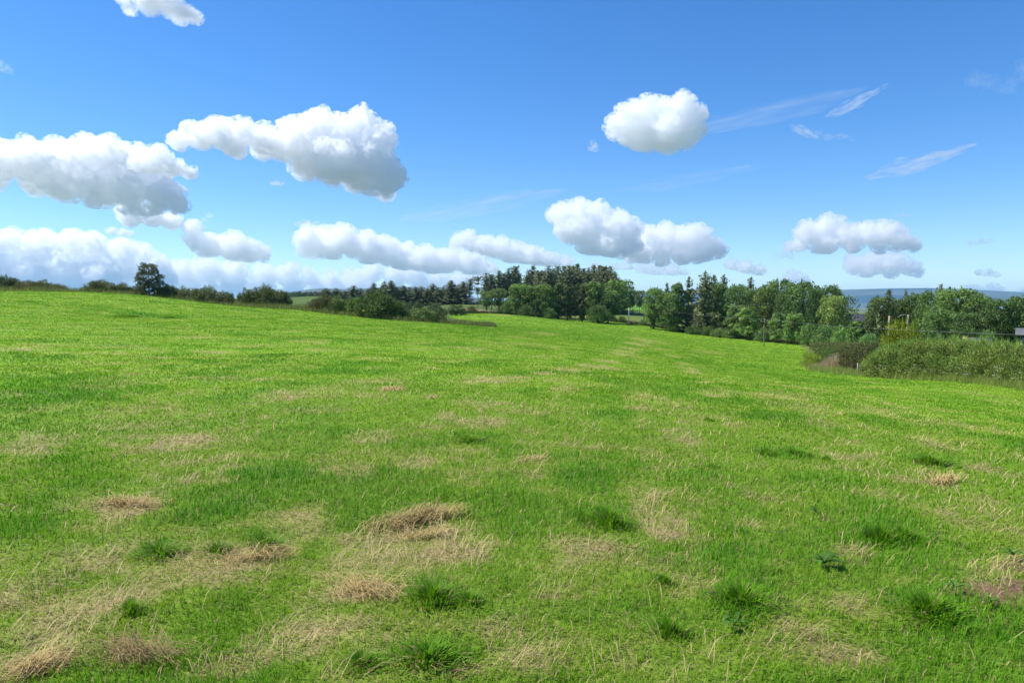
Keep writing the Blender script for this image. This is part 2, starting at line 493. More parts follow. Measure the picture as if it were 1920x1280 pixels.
def build_ground():
    fine = np.linspace(R(-56), R(56), 940)
    coarse = np.linspace(R(56), R(304), 90)[1:-1]
    az = np.concatenate([fine, coarse])
    r1 = np.exp(np.arange(math.log(.9), math.log(420), .0118))
    r2 = np.geomspace(430, 45000, 90)
    rr = np.concatenate([r1, r2])
    A, RR = np.meshgrid(az, rr)
    x = (RR * np.sin(A)).ravel(); y = (RR * np.cos(A)).ravel()
    z = height(x, y)
    r = RR.ravel()
    f = in_poly(x, y, FIELD)
    col = np.empty((len(x), 3))
    n_s = fbm2(x * .05, y * .05, 4, 91) * .5 + .5
    rough = np.array([.10, .15, .025])[None] * (1 - n_s[:, None]) + np.array([.17, .20, .05])[None] * n_s[:, None]
    col[:] = rough
    near_l = (r < 300) & (x < 0)
    col[near_l] *= np.array([.62, .72, .7])
    # farmland beyond: bright pasture strips and one fallow brown strip
    farf = (np.abs(np.arctan2(x, y) - math.atan((1190 - 960) / F)) < .07) & (r > 285) & (r < 520)
    col[farf] = np.array([.12, .25, .03])
    fallow = (np.arctan2(x, y) > math.atan((845 - 960) / F)) & (np.arctan2(x, y) < math.atan((975 - 960) / F)) & (r > 222) & (r < 268)
    col[fallow] = np.array([.32, .24, .13])
    far = r > 700
    patch = noise2(x * .0016, y * .0016, 95)
    col[far] = np.where((patch > 0)[far][:, None], np.array([.16, .20, .10]), np.array([.11, .135, .075]))
    c, straw, lush, soil, tone = field_color(x[f], y[f])
    # thatch shows between the blades close by
    k = sstep(22, 5, r[f])[:, None] * .55
    th = np.array([.085, .105, .022]) * (1 - np.minimum(straw, 1)[:, None]) + np.array([.26, .20, .095]) * np.minimum(straw, 1)[:, None]
    c = c * (1 - k) + th * k
    c = c * (1 - soil[:, None] * .9) + SOILC * soil[:, None] * .9
    col[f] = c
    nA = len(az); nR = len(rr)
    i = np.arange(nR - 1)[:, None] * nA; j = np.arange(nA)[None]; j2 = (j + 1) % nA
    Q = np.stack([i + j, i + j2, i + nA + j2, i + nA + j], -1).reshape(-1, 4)[:, ::-1]
    V = np.column_stack([x, y, z])
    V = np.vstack([V, [0, 0, float(height(0.01, 0.01))]]); col = np.vstack([col, col[:1]])
    T = np.column_stack([np.arange(nA), (np.arange(nA) + 1) % nA, np.full(nA, len(V) - 1)])
    me = make_mesh('ground', V, [Q, T], col, smooth=True)
    o = link('ground', me, ground_mat())
    tag(o, 'sloping mown meadow and the farmland beyond it', kind='structure')


build_ground()


# ------------------------------------------------------------------ grass
def blades(x, y, z, length, width, az, lean, col, tri=False, curl=1.0):
    """One curved blade per root; lean is the angle from vertical at mid height."""
    n = len(x)
    d = np.stack([np.cos(az), np.sin(az), np.zeros(n)], -1)
    s = np.stack([-np.sin(az), np.cos(az), np.zeros(n)], -1)
    root = np.stack([x, y, z], -1)
    up = np.array([0, 0, 1.0])
    l1 = lean * .6; l2 = np.minimum(lean * (1 + .7 * curl), 1.75)
    w = (width / 2)[:, None]
    L = length[:, None]
    if tri:
        tip = root + L * (d * np.sin(lean)[:, None] + up * np.cos(lean)[:, None])
        V = np.stack([root - s * w, root + s * w, tip], 1).reshape(-1, 3)
        b = np.arange(n)[:, None] * 3
        return V, None, b + np.array([[0, 1, 2]]), np.repeat(col, 3, 0)
    mid = root + L * .5 * (d * np.sin(l1)[:, None] + up * np.cos(l1)[:, None])
    tip = mid + L * .5 * (d * np.sin(l2)[:, None] + up * np.cos(l2)[:, None])
    V = np.stack([root - s * w, root + s * w, mid - s * w * .85, mid + s * w * .85, tip], 1).reshape(-1, 3)
    b = np.arange(n)[:, None] * 5
    return V, b + np.array([[0, 1, 3, 2]]), b + np.array([[2, 3, 4]]), np.repeat(col, 5, 0)


def blade_cols(n, lush, tone, straw):
    t = np.clip(rng.random(n) * .60 + tone * .75 + .10, 0, 1)[:, None]
    c = G_MID * 1.05 * (1 - t) + G_YEL * t
    k = np.clip(lush * 1.1, 0, 1)[:, None]
    c = c * (1 - k) + (G_LUSH * (1.0 + .7 * rng.random((n, 1)))) * k
    dry = rng.random(n) < (.07 + .50 * np.minimum(straw, 1))
    sc = STRAWC * (.65 + .6 * rng.random((n, 1))) + rng.normal(0, .015, (n, 1)) * np.array([1, 0, -.5])
    c = np.where(dry[:, None], sc, c)
    return c * (.8 + .4 * rng.random((n, 1))), dry


def build_grass():
    B = Bag()
    # ring-wise sampling, denser close to the camera
    edges = np.geomspace(1.6, 230, 40)
    X = []; Y = []
    for r0, r1 in zip(edges[:-1], edges[1:]):
        rm = (r0 + r1) / 2
        dens = 4200 * (4 / max(rm, 3.2)) ** 1.55
        half = R(47) if rm < 60 else R(42)
        n = int(dens * half * (r1 * r1 - r0 * r0))
        rr = np.sqrt(rng.random(n) * (r1 * r1 - r0 * r0) + r0 * r0)
        a = (rng.random(n) * 2 - 1) * half
        X.append(rr * np.sin(a)); Y.append(rr * np.cos(a))
    x = np.concatenate(X); y = np.concatenate(Y)
    m = in_poly(x, y, FIELD); x = x[m]; y = y[m]
    straw, lush, soil, tone = turf(x, y)
    keep = rng.random(len(x)) > np.clip(soil * .93 + np.clip(straw - .55, 0, 1) * .5, 0, .97)
    x, y, straw, lush, tone = x[keep], y[keep], straw[keep], lush[keep], tone[keep]
    n = len(x); r = np.hypot(x, y)
    z = height(x, y) - .004
    col, dry = blade_cols(n, lush, tone, straw * (1 - .72 * sstep(6, 30, r)))
    k_ = (dry * .65 * sstep(6, 30, r))[:, None]; col = col * (1 - k_) + G_YEL * k_
    ks = (.72 * np.minimum(straw, 1) * sstep(10, 35, r))[:, None]; col = col * (1 - ks) + np.array([.47, .43, .12]) * (.85 + .3 * rng.random((n, 1))) * ks
    ln = (.031 + .031 * rng.random(n)) * (1 + .75 * lush - .25 * np.minimum(straw, 1)) * (1 + .25 * noise2(x * 1.7, y * 1.7, 61)) * (1 + sstep(15, 80, r) * .6)
    wd = np.maximum(.0034 + .0022 * rng.random(n), r * .00105)
    wind = noise2(x * .35, y * .35, 62) * 2.2 + .4
    az = np.where(rng.random(n) < .45, wind + rng.normal(0, .7, n), rng.random(n) * 6.283)
    lean = np.abs(rng.normal(.68, .36, n)) * (1 + .3 * np.minimum(straw, 1)) * (1 - .35 * lush) + .45 * dry
    near = r < 26
    for sel, tri in ((near, False), (~near, True)):
        V, q, t, c = blades(x[sel], y[sel], z[sel], ln[sel], wd[sel], az[sel], np.minimum(lean[sel], 1.35), col[sel], tri)
        B.add(V, q, t, c)
    o = link('grass', B.mesh('grass'), M_GRASS)
    tag(o, 'short green mown grass covering the meadow', kind='stuff')
    # cut straw lying on the sward
    S = Bag()
    edges = np.geomspace(1.6, 45, 26); X = []; Y = []
    for r0, r1 in zip(edges[:-1], edges[1:]):
        rm = (r0 + r1) / 2
        dens = 900 * (4 / max(rm, 3.2)) ** 1.45
        n = int(dens * R(47) * (r1 * r1 - r0 * r0))
        rr = np.sqrt(rng.random(n) * (r1 * r1 - r0 * r0) + r0 * r0); a = (rng.random(n) * 2 - 1) * R(47)
        X.append(rr * np.sin(a)); Y.append(rr * np.cos(a))
    x = np.concatenate(X); y = np.concatenate(Y)
    m = in_poly(x, y, FIELD); x = x[m]; y = y[m]
    straw, lush, soil, tone = turf(x, y)
    keep = rng.random(len(x)) > soil * .45
    x, y, straw, lush = x[keep], y[keep], straw[keep], lush[keep]
    keep = rng.random(len(x)) < np.clip((straw + .6 * np.minimum(soil[keep], 1)) ** 1.3 * .9 + .10 - .25 * lush, .02, 1)
    x, y, straw = x[keep], y[keep], straw[keep]
    n = len(x); r = np.hypot(x, y)
    z = height(x, y) + .004 + .035 * rng.random(n) * np.clip(straw, .3, 1)
    flow = noise2(x * .8, y * .8, 66) * 2.5 + .5
    az = np.where(rng.random(n) < .6, flow + rng.normal(0, .45, n), rng.random(n) * 6.283)
    fd = sstep(6, 30, r)[:, None]
    straw_col = STRAWC * (.6 + .75 * rng.random((n, 1))) * (1 - .45 * fd) + G_YEL * 1.05 * .45 * fd
    V, q, t, c = blades(x, y, z, (.07 + .14 * rng.random(n) ** 1.6) * (1 - .35 * fd[:, 0]), np.maximum(.0026, r * .00075), az,
                        np.clip(rng.normal(1.49, .11, n), 1.1, 1.62), straw_col, False, .08)
    S.add(V, q, t, c)
    o = link('straw', S.mesh('straw'), M_HAY)
    tag(o, 'loose pale cut straw scattered over the grass', kind='stuff')


if 'grass' not in SKIP:
    build_grass()
print('ground+grass', round(time.time() - T0, 1))


# ------------------------------------------------------------------ small things on the meadow
def tussock_mesh(seed, n=300, dark=.6):
    g = np.random.default_rng(seed)
    rad = np.minimum(np.abs(g.normal(0, .50, n)), 1.05); th = g.random(n) * 6.283
    x = rad * np.cos(th); y = rad * np.sin(th)
    L = (.75 + .5 * g.random(n)) * np.clip(1.15 - .55 * rad, .35, 1.2)
    az = th + g.normal(0, .6, n)
    lean = np.clip(rad * .75 + np.abs(g.normal(0, .25, n)), 0, 1.25)
    t = g.random((n, 1))
    t = t ** .6
    col = (G_LUSH * (1 - t) + G_MID * 1.1 * t) * (.85 + .45 * g.random((n, 1)))
    dry = g.random(n) < .12
    col[dry] = STRAWC * .8
    V, q, tr, c = blades(x, y, np.full(n, -.02), L, np.full(n, .045) * (1 + .4 * g.random(n)), az, lean, col, False, .9)
    B = Bag(); B.add(V, q, tr, c)
    return B.mesh('tussock_blades')


TM = [tussock_mesh(100 + k) for k in range(4)]
# u, v (base centre), half width px, height px, label
TUSS = [(810, 1128, 52, 48, 'dense dark green grass tuft beside the pale straw spread, lower centre'),
        (880, 1132, 36, 30, 'low green tuft leaning against the dense dark tuft at lower centre'),
        (1140, 985, 42, 46, 'tall bright green grass tuft standing right of the brown hay heap'),
        (1095, 975, 30, 24, 'small green tuft touching the left side of the tall tuft beyond the hay heap'),
        (1648, 1018, 34, 46, 'upright dark green tussock with shadowed base above the dock plant'),
        (1690, 1010, 32, 30, 'looser green tuft on the right side of the dark tussock above the dock'),
        (1440, 852, 26, 16, 'dark grass tuft lying low in the middle distance, left of a pair'),
        (1490, 852, 30, 15, 'wider grass tuft, right of the dark pair in middle distance'),
        (1550, 862, 10, 11, 'tiny dark tuft just right of the pair of middle-distance tufts'),
        (1328, 788, 11, 8, 'tiny isolated dark tuft in the plain mid-field grass'),
        (300, 1042, 40, 30, 'rounded green tuft below the flat straw patch on the left'),
        (498, 1030, 34, 38, 'spiky green tuft on the upper edge of a tan straw strip'),
        (410, 1034, 30, 24, 'short green tuft between the rounded and the spiky tuft on the left'),
        (1742, 1150, 56, 46, 'broad light green tuft next to the bare brown soil'),
        (1390, 1130, 62, 44, 'large soft green tuft in the lush patch below the tall tuft'),
        (1255, 1190, 38, 42, 'narrow upright green tuft near the bottom, with long straw stalks beside it'),
        (800, 1240, 70, 44, 'wide grass tuft at the bottom edge below the dense dark tuft'),
        (680, 1246, 40, 34, 'small tuft at the bottom edge left of the wide tuft'),
        (1745, 868, 34, 18, 'bright low tuft above the small straw heap on the right'),
        (880, 826, 34, 14, 'low flat dark tuft in mid-field right of centre left straw'),
        (235, 594, 30, 7, 'dark long-grass clump high on the left slope, bigger of two'),
        (318, 596, 22, 6, 'dark long-grass clump high on the left slope, smaller of two'),
        (1245, 1092, 26, 22, 'small tuft alone below the tall tuft at centre right'),
        (245, 1148, 24, 30, 'small spiky tuft above the brown hay clump at lower left')]


def build_small():
    for k, (u, v, hw, h, lab) in enumerate(TUSS):
        p = ground_at(u, v); r = math.hypot(p[0], p[1])
        sx = hw / F * r * 1.05; sz = h / F * r * .72
        o = empty('grass_tussock', p, lab, 'grass tuft', 'grass tufts on the meadow', rz=k * 1.7, scale=(sx, sx, sz))
        link('grass_blades', TM[k % 4], M_GRASS, o)

    def hay(u0, v0, u1, v1, width, hgt, lab, n, tone=1.0, seed=0):
        n = int(n * .42); hgt = hgt * .5
        g = np.random.default_rng(900 + seed)
        a = ground_at(u0, v0); b = ground_at(u1, v1); c = (a + b) / 2
        L = np.linalg.norm((b - a)[:2]); ang = math.atan2(b[1] - a[1], b[0] - a[0])
        t = g.normal(0, .28, n).clip(-.62, .62) * L
        w = g.normal(0, .4, n) * width
        env = np.exp(-(w / width) ** 2 * 1.6) * (.55 + .45 * np.cos(t / (L * .62) * 1.5)) * (.75 + .5 * (t / L + .5))
        px = c[0] + t * math.cos(ang) - w * math.sin(ang); py = c[1] + t * math.sin(ang) + w * math.cos(ang)
        pz = height(px, py) + g.random(n) * hgt * env
        az = ang + g.normal(0, .55, n) + np.where(g.random(n) < .5, math.pi, 0)
        ln = .06 + .20 * g.random(n) ** 1.5
        lean = np.clip(g.normal(1.53, .12, n), 1.1, 1.8)
        col = STRAWC * tone * np.array([1.05, .99, .84]) * (.65 + .8 * g.random((n, 1)))
        V, q, tr, cc = blades(px - c[0], py - c[1], pz - c[2], ln, np.full(n, max(.003, .0009 * math.hypot(*c[:2]))), az, lean, col, False, .15)
        B = Bag(); B.add(V, q, tr, cc)
        o = link('hay_heap', B.mesh('hay_heap'), M_HAY)
        o.location = c
        tag(o, lab, 'hay heap', 'hay left on the meadow')
    hay(712, 992, 848, 966, .17, .10, 'long brown hay heap rising to a rounded right end, near the centre', 1500, .8, 1)
    hay(745, 1014, 850, 1002, .07, .03, 'thin pale streak of straw just below the long brown hay heap', 300, 1.0, 2)
    hay(175, 944, 290, 950, .10, .04, 'flat pinkish straw patch on the left side above the rounded tuft', 500, .95, 3)
    hay(205, 1222, 330, 1242, .12, .07, 'dark brown matted hay clump at the lower left', 800, .62, 4)
    hay(30, 1270, 110, 1240, .12, .06, 'pale hay clump in the lower left corner', 500, .95, 5)
    hay(640, 1100, 745, 1122, .16, .03, 'wide spread of pale straw left of the dense dark tuft', 600, 1.05, 6)
    hay(712, 733, 752, 730, .22, .09, 'small lone straw heap far out in mid-field', 220, .95, 7)
    hay(800, 748, 822, 746, .12, .05, 'tiny straw scrap right of the lone mid-field heap', 70, 1.0, 8)
    hay(1750, 910, 1790, 900, .12, .07, 'small round straw heap on the right under a bright tuft', 260, .95, 9)
    hay(980, 866, 1026, 858, .08, .03, 'thin straw wisp in the middle of the meadow', 120, 1.0, 10)
    hay(430, 1052, 540, 1046, .10, .03, 'tan straw strip under the spiky tuft on the left', 420, .95, 11)

    def dock(u, v, size, n, lab, seed):
        g = np.random.default_rng(seed)
        p = ground_at(u, v)
        root = empty('dock_plant', p, lab, 'weed', 'broad-leaved weeds')
        for k in range(n):
            a = g.random() * 6.283; L = size * (.45 + .5 * g.random()); w = L * .15; rise = .5 + 1.6 * g.random()
            s = np.linspace(0, 1, 6)
            cx = L * s; cz = L * rise * (s - .75 * s * s) + .035
            prof = w * np.sin(np.pi * np.clip(s * .93 + .05, 0, 1)) ** .8
            V = []
            for i in range(6):
                for e, dz in ((-1, .25), (0, 0), (1, .25)):
                    lx, ly = cx[i], e * prof[i] * (1 + .15 * g.normal())
                    V.append((lx * math.cos(a) - ly * math.sin(a), lx * math.sin(a) + ly * math.cos(a), cz[i] + dz * prof[i]))
            Q = [[i * 3 + j, i * 3 + j + 1, i * 3 + j + 4, i * 3 + j + 3] for i in range(5) for j in (0, 1)]
            B = Bag(); c = np.array([.105, .235, .035]) * (.6 + .8 * g.random()); c = c + np.array([.05, .0, 0]) * (g.random() < .2)
            B.add(V, Q, None, c)
            link('leaf', B.mesh('dock_leaf', True), M_GRASS, root)
    dock(1545, 1066, .125, 18, 'dock plant with broad dark leaves below the dark tussock', 41)
    dock(1900, 1050, .11, 14, 'dark broad-leaved weed at the right edge above the bare soil', 42)
    dock(1790, 1112, .10, 8, 'dark weed on the left border of the bare brown soil', 43)
    dock(1850, 1140, .09, 8, 'dark weed on the lower border of the bare brown soil', 44)
    dock(1530, 968, .10, 7, 'small dark weed left of the upright dark tussock', 45)
    dock(1380, 1180, .14, 6, 'pale green weed with pointed leaves under the large soft tuft', 46)


if 'small' not in SKIP:
    build_small()
print('small', round(time.time() - T0, 1))


# ------------------------------------------------------------------ plants: crowns and trunks
def leafquads(P, N, size, g, flat=.5, aspect=.62):
    """diamond leaf clumps at P facing roughly N"""
    n = len(P)
    nn = N * flat + g.normal(0, 1, (n, 3)) * (1 - flat)
    nn /= np.linalg.norm(nn, axis=1)[:, None] + 1e-9
    a = np.cross(nn, g.normal(0, 1, (n, 3))); a /= np.linalg.norm(a, axis=1)[:, None] + 1e-9
    b = np.cross(nn, a)
    s = (size * (.6 + .8 * g.random(n)))[:, None]
    off = g.uniform(-.25, .25, (n, 1)) * s
    V = np.stack([P - a * s * .5, P + b * s * aspect * .5 + a * off, P + a * s * .5 - nn * s * .12, P - b * s * aspect * .5 - a * off], 1).reshape(-1, 3)
    Q = np.arange(n)[:, None] * 4 + np.array([[0, 1, 2, 3]])
    return V, Q


def lobe_leaves(lobes, n, size, g, cols, squash=.85, shell=.35, flat=.45):
    """lobes: (x,y,z,r) rows. Leaves spread through each lobe's outer shell."""
    lobes = np.asarray(lobes, float)
    w = lobes[:, 3] ** 2; k = g.choice(len(lobes), n, p=w / w.sum())
    d = g.normal(0, 1, (n, 3)); d /= np.linalg.norm(d, axis=1)[:, None]
    d[:, 2] = np.where(d[:, 2] < -.35, -d[:, 2] * .6, d[:, 2])
    rr = lobes[k, 3] * (1 - shell * g.random(n) ** 1.4) * (1 + .10 * g.normal(0, 1, n))
    P = lobes[k, :3] + d * rr[:, None] * np.array([1, 1, squash])
    V, Q = leafquads(P, d, np.full(n, size), g, flat)
    lc = 1 + .22 * g.normal(0, 1, len(lobes))            # each bough its own shade of leaf
    c = np.asarray(cols[0]) + (np.asarray(cols[1]) - np.asarray(cols[0])) * g.random((n, 1))
    c = np.clip(c * np.clip(lc[k], .55, 1.5)[:, None] * (.75 + .5 * g.random((n, 1))), .003, 1)
    return V, Q, np.repeat(c, 4, 0)


def trunk_bag(g, H, r0, top=.75, limbs=6, spread=.3, lo=.3, wob=.03, color=(1, 1, 1)):
    B = Bag()
    s = np.linspace(0, 1, 9)
    path = np.stack([np.cumsum(g.normal(0, wob, 9)) * H * .12, np.cumsum(g.normal(0, wob, 9)) * H * .12, -.04 * H + s * H * (top + .04)], -1)
    path[0, :2] = 0
    rad = r0 * (1 - .78 * s); rad[0] *= 1.35
    B.tube(path, rad, 7)
    for k in range(limbs):
        f = lo + (.92 - lo) * (k + g.random()) / limbs
        i = f * 8; i0 = min(int(i), 7); p = path[i0] + (path[i0 + 1] - path[i0]) * (i - i0)
        a = k * 2.4 + g.random(); L = H * spread * (1.1 - .5 * f) * (.7 + .6 * g.random())
        q = np.linspace(0, 1, 5)
        lp = p + np.stack([np.cos(a) * L * q, np.sin(a) * L * q, L * (.35 * q + .35 * q * q)], -1) + g.normal(0, .02 * L, (5, 3)) * q[:, None]
        B.tube(lp, rad[i0] * .5 * (1 - .8 * q) + .004 * H, 5)
    return B


def proto_round(seed, H=10., wid=.8, n=4600, size=.5, base=.14, cols=((.098, .158, .046), (.255, .330, .095)), lobes=34, trunk_r=.22, shape='round', limbs=7):
    g = np.random.default_rng(seed)
    L = []
    for k in range(lobes):
        u_ = (k + .5) / lobes
        zz = base + (1 - base) * (u_ * .9 + .04)
        t = (zz - base) / (1 - base)
        if shape == 'round': pr = math.sqrt(max(0, 1 - (2 * t - .95) ** 2)) * .5
        elif shape == 'column': pr = .5 * min(1, 2.2 * (1 - t) ** .7) * (.75 + .35 * math.sin(t * 9 + seed)) * min(1, .55 + t * 2)
        elif shape == 'vase': pr = .5 * (.25 + .75 * t ** .8) * (1 if t < .8 else (1 - t) / .2 * .6 + .4)
        elif shape == 'pear': pr = .5 * (1 - .72 * t ** 1.5) 
        else: pr = .5 * math.sqrt(max(.02, 1 - t * t))
        a = k * 2.399 + g.random() * .8
        q = pr * (.45 + .45 * g.random())
        rad = H * wid * (.13 + .09 * g.random()) * (.75 if shape == 'column' else .85 - .45 * t if shape == 'pear' else 1)
        L.append((math.cos(a) * q * H * wid, math.sin(a) * q * H * wid, min(zz * H, H - rad * .8), rad))
    V, Q, c = lobe_leaves(L, n, size, g, cols)
    B = Bag(); B.add(V, Q, None, c)
    crown = B.mesh('crown')
    tr = trunk_bag(g, H, trunk_r, .8, limbs, wid * .42, .22).mesh('trunk', True)
    return crown, tr


def proto_conifer(seed, H=16., wid=.34, bare=.12, n_wh=26, size=1.0, droop=.25, cols=((.094, .116, .060), (.210, .232, .105)), open_=0., ragged=.35, trunk_r=.2, tip=1.0, shape='cone'):
    g = np.random.default_rng(seed)
    P = []; N = []; S = []
    tb = trunk_bag(g, H, trunk_r, .97, 0, wob=.008)
    for k in range(n_wh):
        t = (k + .3 * g.random()) / n_wh
        z = H * (bare + (1 - bare) * t * .985)
        if shape == 'cone': pr = (1 - t) ** .62 * .5 * (.8 + .3 * g.random()) + .02
        else: pr = .5 * math.sqrt(max(0, 1 - (1.75 * t - .8) ** 2)) * .95 + .02
        if g.random() < open_: continue
        nb = 5 if t < .8 else 4
        a0 = g.random() * 6.283
        for b in range(nb):
            a = a0 + b * 6.283 / nb + g.normal(0, .3)
            L = H * wid * pr * (1 - ragged * g.random()) * (1.25 if g.random() < .12 else 1)
            m = max(2, int(L / (size * .33)))
            up = .30 * t - droop * (1 - t)
            for i in range(m):
                q = (i + .6 + .4 * g.random()) / m
                P.append((math.cos(a) * L * q, math.sin(a) * L * q, z + L * (up * q + .22 * q * q) + g.normal(0, .05)))
                N.append((math.cos(a) * .35, math.sin(a) * .35, .9)); S.append(size * (.75 + .35 * (1 - q)) * (.5 + .5 * min(1, pr * 4)))
            if open_ > .1 and L > 1:
                q = np.linspace(0, 1, 4)
                tb.tube(np.stack([np.cos(a) * L * q, np.sin(a) * L * q, z + L * (up * q + .22 * q * q)], -1), .05 * (1 - .7 * q), 4)
    P.append((0, 0, H * .985)); N.append((1, 0, .2)); S.append(size * .5)
    P = np.array(P); N = np.array(N); S = np.array(S)
    P3 = np.concatenate([P, P + g.normal(0, .16, P.shape), P + g.normal(0, .22, P.shape)]); N3 = np.concatenate([N, N, N]); S3 = np.concatenate([S, S * .8, S * .65])
    V, Q = leafquads(P3, N3, S3, g, .45, .5)
    t = g.random((len(P3), 1)); c = (np.asarray(cols[0]) * (1 - t) + np.asarray(cols[1]) * t) * (.7 + .6 * g.random((len(P3), 1)))
    B = Bag(); B.add(V, Q, None, np.repeat(c, 4, 0))
    return B.mesh('crown'), tb.mesh('trunk', True)


def proto_bush(seed, n=2600, size=.16, cols=((.03, .05, .012), (.075, .10, .022)), lobes=22, H=2.2, wid=1.6, lump=.26, spiky=0.):
    g = np.random.default_rng(seed)
    L = []
    for k in range(lobes):
        a = k * 2.399 + g.random(); q = math.sqrt((k + .3) / lobes) * .5
        hz = H * math.sqrt(max(.05, 1 - (q * 1.75) ** 2)) * (.75 + .3 * g.random())
        rad = H * lump * (.75 + .6 * g.random())
        for zz in np.arange(max(hz - rad, rad * .6), rad * .3, -rad * 1.25):
            L.append((math.cos(a) * q * H * wid, math.sin(a) * q * H * wid, zz, rad))
    V, Q, c = lobe_leaves(L, n, size, g, cols, .9, .4)
    B = Bag(); B.add(V, Q, None, c)
    if spiky:
        m = int(n * spiky); P = np.array(L)[g.choice(len(L), m)]
        d = g.normal(0, 1, (m, 3)); d[:, 2] = np.abs(d[:, 2]) + .3; d /= np.linalg.norm(d, axis=1)[:, None]
        p0 = P[:, :3] + d * P[:, 3:4] * .9
        tip = p0 + d * (.12 + .25 * g.random((m, 1))) * H * .5
        s = np.cross(d, g.normal(0, 1, (m, 3))); s /= np.linalg.norm(s, axis=1)[:, None]
        W = size * .35
        V = np.stack([p0 - s * W, p0 + s * W, tip], 1).reshape(-1, 3)
        cc = np.repeat((np.asarray(cols[0]) + (np.asarray(cols[1]) - np.asarray(cols[0])) * g.random((m, 1))), 3, 0)
        B.add(V, None, np.arange(m)[:, None] * 3 + np.array([[0, 1, 2]]), cc)
    st = Bag()
    for k in range(5):
        a = k * 1.26 + g.random(); q = np.linspace(0, 1, 4)
        st.tube(np.stack([np.cos(a) * H * .4 * q, np.sin(a) * H * .4 * q, -.1 + H * .65 * q], -1), .05 * (1 - .6 * q) * H / 2, 5)
    return B.mesh('foliage'), st.mesh('stems', True)


PROTO = {}


def get_proto(kind, k):
    key = (kind, k)
    if key in PROTO: return PROTO[key]
    s = hash(kind) if False else sum(ord(c) * (i + 3) for i, c in enumerate(kind)) + 97 * k
    if kind == 'leafy': r = proto_round(s, 10, .85, 5200, .46, .10, lobes=40)
    elif kind == 'tall': r = proto_round(s, 10, .55, 4200, .42, .12, lobes=34, shape='round')
    elif kind == 'ivy': r = proto_round(s, 10, .42, 3600, .40, .03, cols=((.088, .128, .046), (.195, .245, .085)), lobes=34, shape='column', trunk_r=.25)
    elif kind == 'vase': r = proto_round(s, 10, .7, 3000, .42, .28, lobes=26, shape='vase', trunk_r=.16)
    elif kind == 'sparse': r = proto_round(s, 10, .6, 900, .40, .2, cols=((.09, .14, .04), (.16, .22, .07)), lobes=26, shape='vase', trunk_r=.14, limbs=12)
    elif kind == 'spruce': r = proto_conifer(s, 16, .50, .03, 34, 1.05)
    elif kind == 'pine': r = proto_conifer(s, 16, .34, .34, 22, .95, .05, shape='dome' if k % 2 else 'cone', ragged=.5)
    elif kind == 'openpine': r = proto_conifer(s, 16, .55, .08, 24, 1.2, -.02, open_=.12, ragged=.5, cols=((.096, .118, .060), (.212, .236, .106)))
    elif kind == 'scots': r = proto_conifer(s, 16, .36, .42, 12, 1.0, -.02, open_=.2, ragged=.6, shape='dome', trunk_r=.16)
    elif kind == 'gorse': r = proto_bush(s, 3200, .17, ((.098, .116, .044), (.250, .262, .096)), lobes=24, lump=.22, spiky=.35)
    elif kind == 'willow': r = proto_bush(s, 3000, .30, ((.085, .135, .045), (.16, .22, .08)), lobes=20, H=4, wid=1.3, lump=.24)
    elif kind == 'shrub': r = proto_bush(s, 3000, .22, ((.092, .158, .040), (.235, .320, .084)), lobes=24, H=3.4, wid=1.1, lump=.24)
    elif kind == 'golden': r = proto_bush(s, 3600, .18, ((.19, .25, .018), (.38, .42, .035)), lobes=26, H=3, wid=1.5, lump=.22, spiky=.25)
    elif kind == 'hawthorn': r = proto_round(s, 5, .95, 9000, .17, -.12, cols=((.060, .078, .032), (.145, .160, .062)), lobes=80, trunk_r=.12, shape='pear')
    PROTO[key] = r
    return r


SIZE = {'leafy': (10, 8.2), 'tall': (10, 5.6), 'ivy': (10, 4.2), 'vase': (10, 6.5), 'sparse': (10, 5.6), 'spruce': (16, 6.2), 'pine': (16, 5.4), 'openpine': (16, 6.6), 'scots': (16, 5.4),
        'gorse': (2.2, 4.2), 'willow': (4, 6.2), 'shrub': (3.4, 4.6), 'golden': (3, 5.2), 'hawthorn': (5, 4.4)}
_place_n = [0]


def plant(kind, u, top, w, base, D, label, cat, group=None, tint=(1, 1, 1), var=None, name=None, sink=.15):
    """Stand a plant on the terrain at range D, sized so that in the photograph it is w px wide and reaches from base to top."""
    i = _place_n[0]; _place_n[0] += 1
    k = (i * 7 + 3) % 3 if var is None else var
    me_c, me_t = get_proto(kind, k)
    x, y = uD(u, D)
    z = float(height(x, y))
    ztop = zat(u, top, D)
    h = (max(ztop - z, .5) + sink) * (1 if kind != 'gorse' else 1.14 if D > 100 else 1.08)
    H0, W0 = SIZE[kind]
    a = math.atan((u - 960) / F)
    wid = w / F * D * math.cos(a) * (1.12 if kind == 'gorse' else 1)
    nm = name or {'spruce': 'spruce_tree', 'pine': 'pine_tree', 'openpine': 'pine_tree', 'scots': 'pine_tree', 'gorse': 'gorse_bush', 'willow': 'willow_bush', 'shrub': 'shrub',
                  'golden': 'golden_shrub', 'hawthorn': 'hawthorn_tree'}.get(kind, 'broadleaf_tree')
    o = empty(nm, (x, y, z - sink), label, cat, group, rz=i * 2.399, scale=(wid / W0, wid / W0, h / H0))
    part = 'foliage' if kind in ('gorse', 'willow', 'shrub', 'golden') else 'crown'
    c = link(part, me_c, M_NEEDLE if kind in ('spruce', 'pine', 'openpine', 'scots', 'gorse') else M_LEAF, o)
    up_ = 1.3 if kind in ('spruce', 'pine', 'openpine', 'scots') else 1.0 if kind in ('gorse', 'golden', 'willow') else 1.18
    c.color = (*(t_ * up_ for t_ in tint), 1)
    link('stems' if part == 'foliage' else 'trunk', me_t, M_BARK, o)
    return o


